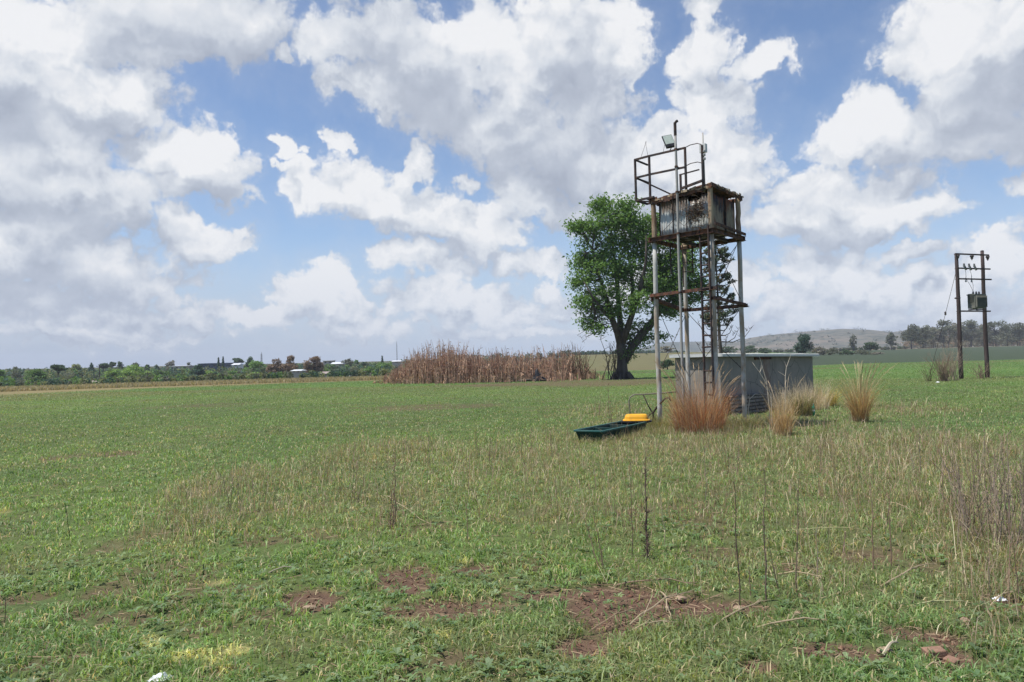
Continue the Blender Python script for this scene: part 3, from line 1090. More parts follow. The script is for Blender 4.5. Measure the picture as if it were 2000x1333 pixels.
def build_rosettes():
    n = 10000
    x, y, r = scatter(n, 2.8, 15, R(46), 0.9)
    d = f_dirt(x, y)
    k = fbm(x * 1.3 + 70, y * 1.3, 140, 4, 0.6)
    keep = (rng.uniform(0, 1, n) > d * 0.8) & (rng.uniform(0, 1, n) < ss(0.42, 0.62, k))
    x, y = x[keep], y[keep]
    m = len(x)
    z = terrain(x, y)
    per = 7
    a = (rng.uniform(0, 6.28, m)[:, None] + np.arange(per)[None] * 6.283 / per + rng.normal(0, 0.3, (m, per)))
    L = (rng.uniform(0.018, 0.050, m)[:, None] * rng.uniform(0.6, 1.2, (m, per)))
    w = L * rng.uniform(0.16, 0.30, (m, per))
    up = rng.uniform(0.2, 0.9, (m, per))
    h0 = rng.uniform(0.01, 0.045, m)[:, None] + 0 * a
    dirv = np.stack([np.cos(a), np.sin(a), up], -1)
    side = np.stack([-np.sin(a), np.cos(a), 0 * a], -1) * w[..., None]
    o = np.stack([x[:, None] + 0 * a, y[:, None] + 0 * a, z[:, None] + h0], -1)
    mid = o + dirv * (L * 0.55)[..., None]
    tip = o + dirv * L[..., None] - np.stack([0 * a, 0 * a, L * 0.35], -1)
    V = np.stack([o, mid + side, tip, mid - side], 2).reshape(-1, 3)
    F = np.arange(m * per)[:, None] * 4 + [[0, 1, 2, 3]]
    c = lerp3(np.tile(C3(0.075, 0.135, 0.055), (m, 1)), C3(0.13, 0.17, 0.085), rng.uniform(0, 1, m)) * rng.uniform(0.7, 1.25, m)[:, None]
    tag(np_mesh('leafy_ground_cover', V, F, np.repeat(c, per * 4, 0), M['grass']), 'small broad leaved weeds creeping among the near turf', 'ground cover', kind='stuff')


build_turf()
build_rosettes()
build_dry_grass()
build_litter()
build_pebbles()


def build_veld():
    """tall dry veld along the far edge of the field on the left"""
    n = 26000
    q = rng.uniform(-500, 1000, n)
    lim = np.interp(q, [-800, 0, 300, 580, 750, 1000], [68, 76, 84, 89, 93, 112])
    y = lim + rng.uniform(0, 1, n) ** 1.5 * 38
    x = (q - 1000) / FPX * y
    z = terrain(x, y)
    c = lerp3(np.tile(C3(0.22, 0.175, 0.11), (n, 1)), C3(0.12, 0.13, 0.06), rng.uniform(0, 1, n) ** 2)
    c = c * rng.uniform(0.75, 1.2, n)[:, None]
    V, F, cc = blades(np.stack([x, y, z], 1), rng.uniform(0.2, 0.5, n), np.full(n, 0.07), c, rng.uniform(0, 0.5, n), rng.uniform(0, 0.4, n))
    tag(np_mesh('tall_dry_veld', V, F, cc, M['grass']), 'strip of tall dry tan grass along the far left edge of the field', 'dry grass', kind='stuff')


build_veld()



def UP(v, w):
    return np.asarray(v, float) + np.array([0, 0, w])


# ------------------------------------------------------------------ the water tower
TL, TF, TR, TB = (np.array(q + (0.0,)) for q in ((3.43, 18.10), (4.49, 17.00), (5.46, 18.20), (4.40, 19.30)))
E1, E2 = TF - TL, TB - TL
U1, U2 = E1 / np.linalg.norm(E1), E2 / np.linalg.norm(E2)


def TP(s, t, z):
    p = TL + E1 * s + E2 * t
    return np.array([p[0], p[1], z])


def jitter_tube(mb, a, b, r0, r1, n=10, wob=0.006, seg=8, cols=None):
    a, b = np.asarray(a, float), np.asarray(b, float)
    pts, rad = [], []
    for i in range(seg + 1):
        t = i / seg
        p = a + (b - a) * t
        if 0 < i < seg:
            p = p + rng.normal(0, wob, 3) * [1, 1, 0]
        pts.append(p)
        rad.append(r0 + (r1 - r0) * t)
    mb.tube(pts, rad, n)


def build_tower():
    cen = TP(0.5, 0.5, 0)
    root = thing('water_tower', cen, 'rusty steel water tower with a corrugated tank on four tall legs', 'water tower')
    # legs: pale galvanised below the platform, a rusted sleeve above
    for (c, st, top) in (((0, 0), 0, 5.45), ((1, 0), 1, 5.50), ((1, 1), 2, 5.42), ((0, 1), 3, 5.40)):
        z0 = tz(TP(*c, 0)[0], TP(*c, 0)[1]) - 0.05
        m = MB()
        jitter_tube(m, TP(*c, z0), TP(*c, 4.40), 0.058, 0.054, 12)
        lg = m.build('leg', M['galv'], root, smooth=True)
        m = MB()
        jitter_tube(m, TP(*c, 4.38), TP(*c, top), 0.062, 0.058, 12)
        m.tube([TP(*c, 4.39), TP(*c, 4.46)], 0.078, 12)
        sl_ = m.build('sleeve', M['tan_pipe'], root, smooth=True)
        sl_.parent = lg
        root_loc[sl_.name] = root_loc[root.name]
        m = MB()
        m.box(TP(*c, 4.37), (0.2, 0.2, 0.012), U1, U2)
        fl = m.build('flange', M['rust'], root)
        fl.parent = lg
    # middle ties
    for (a, b, za, zb) in (((0, 0), (1, 0), 3.08, 3.12), ((1, 0), (1, 1), 2.90, 2.82), ((1, 1), (0, 1), 2.80, 2.80), ((0, 1), (0, 0), 2.80, 3.02)):
        m = MB()
        d = TP(*b, 0) - TP(*a, 0)
        d /= np.linalg.norm(d)
        n_ = np.cross(d, (0, 0, 1))
        side = n_ if np.dot(n_, TP(*a, 0) + TP(*b, 0) - 2 * cen) > 0 else -n_
        m.angle(TP(*a, za) - d * 0.13 + side * 0.068, TP(*b, zb) + d * 0.13 + side * 0.068, 0.075, 0.009)
        for c, z in ((a, za), (b, zb)):
            m.tube([TP(*c, z + 0.035) - side * 0.09, TP(*c, z + 0.035) + side * 0.10], 0.011, 6)
            m.tube([TP(*c, z + 0.0), TP(*c, z + 0.07)], 0.066, 12)
        m.build('tie_beam', M['rust'], root)
    # platform beams at 4.45 m
    for (a, b) in (((0, 0), (1, 0)), ((1, 0), (1, 1)), ((1, 1), (0, 1)), ((0, 1), (0, 0))):
        m = MB()
        A, B = TP(*a, 4.43), TP(*b, 4.43)
        d = (B - A) / np.linalg.norm(B - A)
        n_ = np.cross(d, (0, 0, 1))
        side = n_ if np.dot(n_, A + B - 2 * UP(cen, 4.43)) > 0 else -n_
        # channel section: web and two flanges
        m.bar(A - d * 0.12 + side * 0.075, B + d * 0.12 + side * 0.075, 0.009, 0.10)
        m.bar(A - d * 0.12 + side * 0.099 + [0, 0, 0.046], B + d * 0.12 + side * 0.099 + [0, 0, 0.046], 0.04, 0.008)
        m.bar(A - d * 0.12 + side * 0.099 - [0, 0, 0.046], B + d * 0.12 + side * 0.099 - [0, 0, 0.046], 0.04, 0.008)
        m.build('platform_beam', M['rust'], root)
    m = MB()
    for s in (0.22, 0.5, 0.78):
        m.bar(TP(s, -0.02, 4.44), TP(s, 1.02, 4.44), 0.05, 0.07)
    m.build('joist', M['dark_steel'], root)
    m = MB()
    for i in range(12):                  # boards of the floor, several gone
        t = 0.04 + i * 0.084
        if i not in (0, 2, 5, 6, 9):
            continue
        m.bar(TP(0.03, t, 4.485 + 0.002 * (i % 2)), TP(0.97, t, 4.487 + 0.002 * (i % 3)), 0.095, 0.018)
    m.build('platform_floor', M['dark_steel'], root)

    # the tank: four corrugated faces, floor, angle frame, patched rim
    tk = MB()
    z0, z1 = 4.53, 5.34
    lo, hi = 0.075, 0.945

    def face(mb, a, b, z0, z1, amp=0.011, pitch=0.076, cut=None):
        A, B = TP(*a, 0), TP(*b, 0)
        d = B - A
        L = np.linalg.norm(d)
        d /= L
        n_ = np.cross(d, (0, 0, 1))
        k = int(L / pitch * 8)
        rows = []
        for j in range(7):
            z = z0 + (z1 - z0) * j / 6
            row = []
            for i in range(k + 1):
                u = L * i / k
                zz = z
                if j == 6:
                    zz += 0.02 * math.sin(u * 9) + (cut(u / L) if cut else 0)
                row.append(A + d * u + n_ * (amp * math.sin(2 * math.pi * u / pitch) + 0.008 * math.sin(u * 3 + j)) + [0, 0, zz])
            rows.append(row)
        mb.sheet(rows)

    face(tk, (lo, lo), (hi, lo), z0, z1, cut=lambda u: -0.16 * ss(0.55, 0.62, np.array([u]))[0] * (1 - ss(0.80, 0.86, np.array([u]))[0]))
    face(tk, (lo, hi), (lo, lo), z0, z1)
    tank = tk.build('tank', M['tank_front'], root, smooth=True)
    sol = tank.modifiers.new('thickness', 'SOLIDIFY')
    sol.thickness = 0.004

    def sub(name, mb, mt, parent=tank, **kw):
        o = mb.build(name, mt, root, **kw)
        o.parent = parent
        return o
    m = MB()
    face(m, (hi, lo), (hi, hi), z0, z1 - 0.02)
    face(m, (hi, hi), (lo, hi), z0, z1 - 0.02)
    o = sub('stained_sheet', m, M['tank_side'], smooth=True)
    o['label'] = 'rust streaked and blackened corrugated sheet'
    so_ = o.modifiers.new('thickness', 'SOLIDIFY')
    so_.thickness = 0.004
    m = MB()
    for (s, t) in ((lo, lo), (hi, lo), (hi, hi), (lo, hi)):
        m = MB()
        m.bar(TP(s, t, z0 - 0.02), TP(s, t, z1 + 0.03), 0.035, 0.035, upd=U1)
        sub('corner_post', m, M['dark_steel'])
    for s in (0.32, 0.56):
        m = MB()
        m.bar(TP(s, lo - 0.018, z0), TP(s, lo - 0.018, z1 + 0.02), 0.028, 0.012, upd=U1)
        sub('strap', m, M['dark_steel'])
    m = MB()
    m.bar(TP(hi + 0.02, 0.58, z0), TP(hi + 0.02, 0.58, z1 + 0.02), 0.05, 0.012, upd=U2)
    sub('strap', m, M['dark_steel'])
    for (a_, b_) in ((TP(lo + 0.06, lo - 0.03, 4.62), TP(0.47, lo - 0.03, 4.98)), (TP(0.2, lo - 0.03, 5.2), TP(0.5, lo - 0.03, 4.9))):
        m = MB()                          # thin tie wires crossing the front sheet
        m.tube([a_, b_], 0.006, 5)
        sub('tie_wire', m, M['dark_steel'])
    for (nm_, zf_, mt_, l0, h0) in (('tank_floor', z0 + 0.012, M['galv'], lo + 0.01, hi - 0.01), ('tank_lid', 5.385, M['rust'], lo - 0.05, hi + 0.05)):
        m = MB()
        rows_ = []
        for j in range(2):
            row_ = []
            for i in range(161):
                s_ = l0 + (h0 - l0) * i / 160
                q_ = TP(s_, l0 if j == 0 else h0, zf_ + 0.012 * math.sin(2 * math.pi * s_ * 1.53 / 0.076) + (0.05 * s_ if nm_ == 'tank_lid' else 0))
                row_.append(q_)
            rows_.append(row_)
        m.sheet(rows_)
        o_ = sub(nm_, m, mt_)
        th_ = o_.modifiers.new('thickness', 'SOLIDIFY')
        th_.thickness = 0.004
    # top frame: deep rusty band, tilted and uneven
    for (a, b, za, zb, h) in (((-0.03, -0.03), (1.03, -0.03), 5.33, 5.43, 0.14), ((1.05, -0.06), (1.05, 1.05), 5.45, 5.40, 0.11), ((1.03, 1.05), (-0.03, 1.05), 5.38, 5.36, 0.10), ((-0.04, 1.03), (-0.04, -0.06), 5.36, 5.36, 0.10)):
        m = MB()
        A, B = TP(*a, za), TP(*b, zb)
        k = 9
        for i in range(k):
            p, q = A + (B - A) * i / k, A + (B - A) * (i + 1) / k
            dz = rng.normal(0, 0.008)
            m.bar(p + [0, 0, dz], q + [0, 0, dz + rng.normal(0, 0.004)], 0.028 + 0.003 * (i % 2), h + rng.normal(0, 0.014))
        m.build('top_beam', M['rust'], root)
    m = MB()                              # torn sheet edges along the rim
    for i in range(16):
        s = 0.05 + 0.9 * i / 15
        a = TP(s, -0.05 + rng.normal(0, 0.012), 5.36 + 0.08 * s + rng.normal(0, 0.015))
        m = MB()
        m.bar(a, a + U1 * rng.uniform(0.05, 0.12) + [0, 0, rng.normal(0, 0.02)], 0.01, rng.uniform(0.02, 0.06))
        sub('torn_sheet', m, M['tan_pipe'])
    for i in range(12):
        t = 0.05 + 0.9 * i / 11
        a = TP(1.08 + rng.normal(0, 0.008), t, 5.46 - 0.04 * t + rng.normal(0, 0.015))
        m = MB()
        m.bar(a, a + U2 * rng.uniform(0.05, 0.11) + [0, 0, rng.normal(0, 0.02)], 0.01, rng.uniform(0.02, 0.06))
        sub('torn_sheet', m, M['tan_pipe'])
    m = MB()
    m.bar(TP(1.09, -0.05, 4.58), TP(1.09, 1.05, 4.52), 0.03, 0.06)
    m.build('side_rail', M['rust'], root)
    m = MB()                              # thick bar across the opening
    m.bar(TP(0.55, -0.07, 5.49), TP(0.93, -0.09, 5.56), 0.05, 0.05)
    m.build('cross_bar', M['dark_steel'], root)

    # balcony and guard rail round the left corner
    zf = 5.43
    m = MB()
    for t in (-0.06, 0.28):
        m.bar(TP(-0.30, t, zf), TP(0.05, t, zf), 0.045, 0.045)
    m.bar(TP(-0.29, -0.06, zf), TP(-0.29, 0.30, zf), 0.045, 0.045)
    m.bar(TP(-0.27, -0.04, zf - 0.02), TP(0.0, 0.24, zf - 0.02), 0.03, 0.03)
    m.bar(TP(-0.12, -0.05, zf + 0.03), TP(-0.12, 0.27, zf + 0.03), 0.16, 0.012)
    m.build('balcony_frame', M['dark_steel'], root)
    posts = ((-0.29, -0.06, 6.42), (-0.02, -0.06, 6.43), (0.63, -0.06, 6.40), (0.92, -0.06, 6.36), (-0.29, 0.30, 6.40), (0.28, 0.42, 6.02))
    for i, (s, t, zt) in enumerate(posts):
        if i == 4:
            continue
        m = MB()
        m.bar(TP(s, t, zf - 0.02 if i < 5 else 5.40), TP(s, t, zt), 0.042, 0.042, upd=U1)
        m.build('rail_post', M['dark_steel'], root)
    g = MB()
    for (zz) in (6.42, 5.98):
        g.bar(TP(-0.30, -0.06, zz), TP(-0.02, -0.06, zz + 0.004), 0.042, 0.042)
        g.bar(TP(-0.02, -0.06, zz + 0.004), TP(0.64, -0.06, zz - 0.02), 0.042, 0.042)
        g.bar(TP(-0.29, -0.06, zz), TP(-0.29, 0.34, zz - 0.01), 0.036, 0.036)
    g.bar(TP(0.26, 0.42, 6.02), TP(0.62, 0.42, 6.04), 0.028, 0.028)
    g.bar(TP(-0.29, 0.0, 5.98), TP(0.25, 0.42, 5.46), 0.03, 0.03)
    for zz in (6.40, 5.98):               # bent thin rods on the right
        g.tube([TP(0.62, -0.06, zz), TP(0.72, -0.06, zz + 0.035), TP(0.84, -0.06, zz + 0.03), TP(0.90, -0.06, zz - 0.01), TP(0.92, -0.06, zz - 0.06)], 0.010, 6)
    g.build('guard_rail', M['dark_steel'], root)
    m = MB()                              # two stray wires above the left post
    a = TP(-0.04, -0.06, 6.43)
    m.tube([a, a + [-0.04, 0, 0.25], a + [-0.035, 0, 0.36]], 0.004, 5)
    m.tube([a + [-0.035, 0, 0.36], a + [-0.09, 0, 0.18], a + [-0.16, 0, 0.0], a + [-0.17, 0, -0.06]], 0.004, 5)
    m.build('stray_wire', M['dark_steel'], root)

    # mast pipe standing against the front face
    m = MB()
    mp = TP(0.49, -0.10, 0)
    zb = tz(mp[0], mp[1]) - 0.05
    jitter_tube(m, UP(mp, zb), UP(mp, 7.0), 0.032, 0.028, 10, 0.004, 10)
    mast = m.build('mast_pipe', M['mast'], root, smooth=True)
    m = MB()
    m.tube([UP(mp, 6.72), UP(mp, 7.02)], 0.034, 10)
    m.tube([UP(mp, 6.99), UP(mp, 7.03) + U1 * 0.03, UP(mp, 7.04) + U1 * 0.07], [0.028, 0.03, 0.035], 8)
    sub('mast_head', m, M['dark_steel'], mast)
    for z in (3.12, 4.47, 5.42, 6.0, 6.40):
        m = MB()
        m.tube([UP(mp, z - 0.02), UP(mp, z + 0.02)], 0.04, 10)
        m.bar(UP(mp, z), UP(mp, z) + U2 * 0.12, 0.03, 0.02)
        sub('clamp', m, M['rust'], mast)

    # flood lamp on the top rail
    m = MB()
    fc = at(1307, 276, 17.75)
    right = np.array([math.cos(R(12)), math.sin(R(12)), 0.22])
    right /= np.linalg.norm(right)
    nrm = np.array([0.10, -0.93, 0.30])
    nrm -= right * np.dot(nrm, right)
    nrm /= np.linalg.norm(nrm)
    upl = np.cross(nrm, right)
    upl = -upl if upl[2] < 0 else upl
    m.box(fc - nrm * 0.02, (0.245, 0.335, 0.035), right, upl, nrm)
    for i in range(9):
        m.box(fc - nrm * 0.055 + right * (-0.10 + i * 0.025), (0.008, 0.30, 0.035), right, upl, nrm)
    m.box(fc - upl * 0.13 + nrm * 0.022, (0.25, 0.075, 0.05), right, upl, nrm)
    fl = m.build('flood_lamp', M['black'], root, bevel=0.004)
    m = MB()
    m.box(fc + upl * 0.035 + nrm * 0.0005, (0.222, 0.238, 0.008), right, upl, nrm)
    sub('lamp_glass', m, M['lamp_glass'], fl)
    m = MB()
    rl = TP(0.30, -0.06, 6.42)
    for sgn in (-1, 1):
        m.bar(fc + right * 0.12 * sgn - upl * 0.05 - nrm * 0.05, rl + U1 * 0.09 * sgn, 0.02, 0.008)
    sub('lamp_bracket', m, M['dark_steel'], fl)

    # thin pole with a white box
    m = MB()
    tp = TP(0.86, 0.10, 0)
    m.tube([UP(tp, 5.36), UP(tp, 6.0), UP(tp, 6.72)], [0.026, 0.022, 0.016], 8)
    pole = m.build('thin_pole', M['mast'], root, smooth=True)
    m = MB()
    bc = UP(tp, 6.33) - np.array([0.02, 0.10, 0])
    m.box(bc, (0.15, 0.10, 0.19), U1, U2)
    m.box(bc - U2 * 0.055, (0.16, 0.014, 0.20), U1, U2)
    m.tube([bc - [0, 0, 0.09], bc - [0, 0, 0.16]], 0.018, 8)
    sub('junction_box', m, M['white_box'], pole, bevel=0.008)
    for z in (6.14, 6.05, 6.22):
        m = MB()
        c = TP(0.955, -0.06, z)
        m.lathe(c, [(0.02, -0.03), (0.032, -0.015), (0.022, 0.0), (0.032, 0.012), (0.012, 0.03)], 10)
        m.tube([TP(0.92, -0.06, z), c], 0.008, 6)
        m.build('insulator', M['pale_insulator'], root, smooth=True)

    # ladder beside the front leg
    a0, b0 = TP(0.83, -0.04, 0), TP(0.985, -0.07, 0)
    lad = MB()
    z0l = tz(a0[0], a0[1]) + 0.0
    lad.bar(UP(a0, z0l - 0.03), UP(a0, 4.55), 0.055, 0.03, upd=U1)
    lad.bar(UP(b0, z0l - 0.03), UP(b0, 4.55), 0.045, 0.03, upd=U1)
    ladder = lad.build('ladder', M['dark_steel'], root)
    m = MB()
    k = 0
    z = 0.28
    while z < 4.4:
        if k != 5:
            m = MB()
            m.tube([UP(a0, z), UP(b0, z + 0.01 * math.sin(k * 2.3))], 0.020, 7)
            sub('rung', m, M['dark_steel'], ladder)
        z += 0.262
        k += 1
    # remains of an older ladder hanging under the back of the platform
    m = MB()
    p0, p1 = TP(0.02, 0.90, 0), TP(0.17, 0.97, 0)
    m.bar(UP(p0, 3.4), UP(p0, 4.45), 0.025, 0.02, upd=U1)
    m.bar(UP(p1, 3.72), UP(p1, 4.45), 0.03, 0.02, upd=U1)
    for z in (3.78, 4.02, 4.26, 4.36):
        m.tube([UP(p0, z), UP(p1, z)], 0.012, 6)
    m.bar(TP(-0.02, 0.55, 3.68), TP(-0.02, 0.55, 4.45), 0.025, 0.02, upd=U1)
    m.build('broken_ladder', M['dark_steel'], root)
    # brace rods
    for (a, za, b, zb) in (((1, 0), 3.0, (1, 1), 4.4), ((1, 1), 2.95, (1, 0), 4.35), ((0, 1), 2.8, (1, 1), 4.35), ((0, 1), 1.1, (1, 1), 2.8), ((1, 1), 1.3, (0, 1), 2.8), ((0, 0), 2.9, (0, 1), 1.2), ((0, 0), 1.3, (0, 1), 2.75)):
        m = MB()
        A, B = TP(*a, za), TP(*b, zb)
        mid = (A + B) / 2 + [0, 0, -0.04]
        m.tube([A, mid, B], 0.0075, 5)
        m.build('brace_rod', M['dark_steel'], root)
    return root


build_tower()


def build_nest():
    """tangle of twigs caught on the front of the tank"""
    c = TP(0.80, -0.07, 4.86)
    root = tag(_nest_mesh(c), 'tangled brown twig nest caught on the corrugated tank front beside the tan post', 'bird nest')
    return root


def _nest_mesh(c):
    m = MB()
    for i in range(230):
        a = c + U1 * rng.normal(0, 0.13) + np.array([0, 0, rng.normal(0, 0.14)]) - U2 * abs(rng.normal(0.02, 0.03))
        d = rng.normal(0, 1, 3) * [1, 0.5, 1]
        d = d / np.linalg.norm(d) * rng.uniform(0.08, 0.24)
        k = rng.uniform(0.5, 1.2)
        pal = [(0.06, 0.042, 0.035), (0.14, 0.10, 0.07), (0.10, 0.06, 0.045), (0.20, 0.16, 0.12)][int(rng.integers(4))]
        m.tube([a - d / 2, a + rng.normal(0, 0.012, 3), a + d / 2], rng.uniform(0.003, 0.007), 4, col=tuple(k * q for q in pal))
    m.rock(c - U2 * 0.01, (0.10, 0.025, 0.07), 31, col=(0.075, 0.055, 0.042))
    return m.build('bird_nest', M['stalk'], None, origin=c - [0, 0, 0.2])


build_nest()


# ------------------------------------------------------------------ trough, tub, bent pipe
def build_trough():
    zr = 0.23
    NL, NR = np.array([1.21, 15.3]), np.array([1.72, 15.0])
    FR, FL = np.array([2.94, 17.0]), np.array([2.43, 17.3])
    zg = tz(2.0, 16.0)
    cen = (NL + FR) / 2
    root = thing('feed_trough', (cen[0], cen[1], zg), 'long dark green plastic feed trough lying in the grass left of the tower', 'trough')
    top = [np.array([*q, zg + zr]) for q in (NL, NR, FR, FL)]
    c3 = np.array([*cen, 0])
    bot = [np.array([*(cen + (q - cen) * 0.90), zg + 0.0]) for q in (NL, NR, FR, FL)]
    inn = [np.array([*(cen + (q - cen) * 0.93), zg + zr - 0.004]) for q in (NL, NR, FR, FL)]
    ib = [np.array([*(cen + (q - cen) * 0.86), zg + 0.07]) for q in (NL, NR, FR, FL)]
    m = MB()
    V = bot + top + inn + ib
    F = [(3, 2, 1, 0)]
    for i in range(4):
        j = (i + 1) % 4
        F += [(i, j, 4 + j, 4 + i), (4 + i, 4 + j, 8 + j, 8 + i), (8 + i, 8 + j, 12 + j, 12 + i)]
    F.append((12, 13, 14, 15))
    m.add(V, F)
    body = m.build('basin', M['trough'], root, bevel=0.012)
    m = MB()
    for i in range(4):
        j = (i + 1) % 4
        a, b = top[i], top[j]
        d = (b - a) / np.linalg.norm(b - a)
        n_ = np.cross(d, (0, 0, 1))
        m.bar(a + n_ * 0.014 - d * 0.0, b + n_ * 0.014, 0.05, 0.035)
    for i in range(4):
        m.lathe(top[i] + [0, 0, -0.018], [(0.03, 0), (0.034, 0.018), (0.026, 0.037)], 10)
    m.build('rim', M['trough_rim'], root, bevel=0.008)
    m = MB()
    for k in range(1, 8):                 # ribs down both long sides
        for (a, b, a2, b2) in ((top[1], top[2], bot[1], bot[2]), (top[0], top[3], bot[0], bot[3])):
            t = k / 8
            P, Q = a + (b - a) * t, a2 + (b2 - a2) * t
            m = MB()
            m.bar(Q + [0, 0, 0.01], P - [0, 0, 0.03], 0.045, 0.03, upd=(0.52, 0.85, 0))
            m.build('rib', M['trough'], root, bevel=0.006)
    m = MB()
    for t in (0.36, 0.70):
        a, b = inn[0] + (inn[3] - inn[0]) * t, inn[1] + (inn[2] - inn[1]) * t
        m = MB()
        m.bar(a - [0, 0, 0.03], b - [0, 0, 0.03], 0.03, 0.06)
        m.build('divider', M['trough'], root, bevel=0.006)
    # yellow tub upside down on the far end
    tc = np.array([2.72, 17.12, zg + zr + 0.03])
    ax, ay = np.array([0.98, -0.19, 0]), np.array([0.19, 0.98, 0])

    def ring(w, d, z):
        P = []
        r = 0.07
        for k in range(20):
            t = 2 * math.pi * k / 20
            cx, sy = math.cos(t), math.sin(t)
            P.append(tc + ax * (w / 2) * math.copysign(abs(cx) ** 0.45, cx) + ay * (d / 2) * math.copysign(abs(sy) ** 0.45, sy) + [0, 0, z])
        return P
    m = MB()
    rings = [ring(0.60, 0.46, 0.0), ring(0.60, 0.46, 0.022), ring(0.53, 0.40, 0.03), ring(0.50, 0.37, 0.09), ring(0.46, 0.33, 0.128), ring(0.42, 0.30, 0.138), ring(0.30, 0.2, 0.128), ring(0.26, 0.17, 0.112)]
    V = [p for r_ in rings for p in r_]
    F = []
    for i in range(len(rings) - 1):
        for j in range(20):
            j2 = (j + 1) % 20
            F.append((i * 20 + j, i * 20 + j2, (i + 1) * 20 + j2, (i + 1) * 20 + j))
    F.append(tuple((len(rings) - 1) * 20 + j for j in range(20)))
    F.append(tuple(range(19, -1, -1)))
    m.add(V, F)
    tub = thing('yellow_tub', tc - [0, 0, 0.03], 'yellow plastic tub turned upside down on the far end of the green trough', 'tub')
    m.build('shell', M['yellow'], tub, bevel=0.006, smooth=False)
    m = MB()
    P = ring(0.68, 0.50, -0.028)
    Q = ring(0.68, 0.50, -0.001)
    m.add(P + Q, [tuple(range(19, -1, -1)), tuple(range(20, 40))] + [(j, (j + 1) % 20, 20 + (j + 1) % 20, 20 + j) for j in range(20)])
    m.build('base_plate', M['black'], tub)
    # bent pipe arch behind the tub
    m = MB()
    Y = 18.4
    pts = [at(1231, 820, Y), at(1230, 800, Y), at(1228, 784, Y), at(1231, 776, Y), at(1239, 771, Y), at(1256, 771, Y), at(1280, 769, Y + 0.1), at(1300, 767.5, Y + 0.1), at(1322, 765.5, Y + 0.2)]
    pts[0][2] = tz(pts[0][0], Y) - 0.05
    m.tube(pts, 0.016, 8, col=(0.20, 0.185, 0.14))
    m.tube([pts[5] + [0.0, 0, 0.01], pts[5] + [0.12, 0.0, -0.28], pts[5] + [0.17, 0, -0.36], pts[5] + [0.26, 0.0, -0.56], pts[5] + [0.32, 0.02, -0.75]], [0.016, 0.014, 0.02, 0.014, 0.016], 7, col=(0.055, 0.05, 0.04))
    tag(m.build('bent_pipe', M['stalk'], None, origin=pts[0], smooth=True), 'bent grey pipe arching up from behind the yellow tub to the left tower leg', 'pipe')
    m = MB()
    Y = 18.3
    q0 = at(1274, 822, Y)
    q0[2] = tz(q0[0], Y) - 0.03
    m.tube([q0, at(1276, 806, Y), at(1282, 797, Y), at(1291, 787, Y - 0.3), at(1299, 779, Y - 0.3), at(1306, 777, Y - 0.3), at(1311, 784, Y - 0.3)], [0.03, 0.026, 0.024, 0.022, 0.02, 0.024, 0.012], 7, col=(0.045, 0.037, 0.03))
    m.tube([at(1276, 806, Y), at(1268, 811, Y), at(1262, 820, Y)], [0.02, 0.016, 0.01], 6, col=(0.045, 0.037, 0.03))
    tag(m.build('crooked_branch', M['stalk'], None, origin=q0, smooth=True), 'dark crooked dead branch leaning beside the foot of the left tower leg', 'branch')


build_trough()


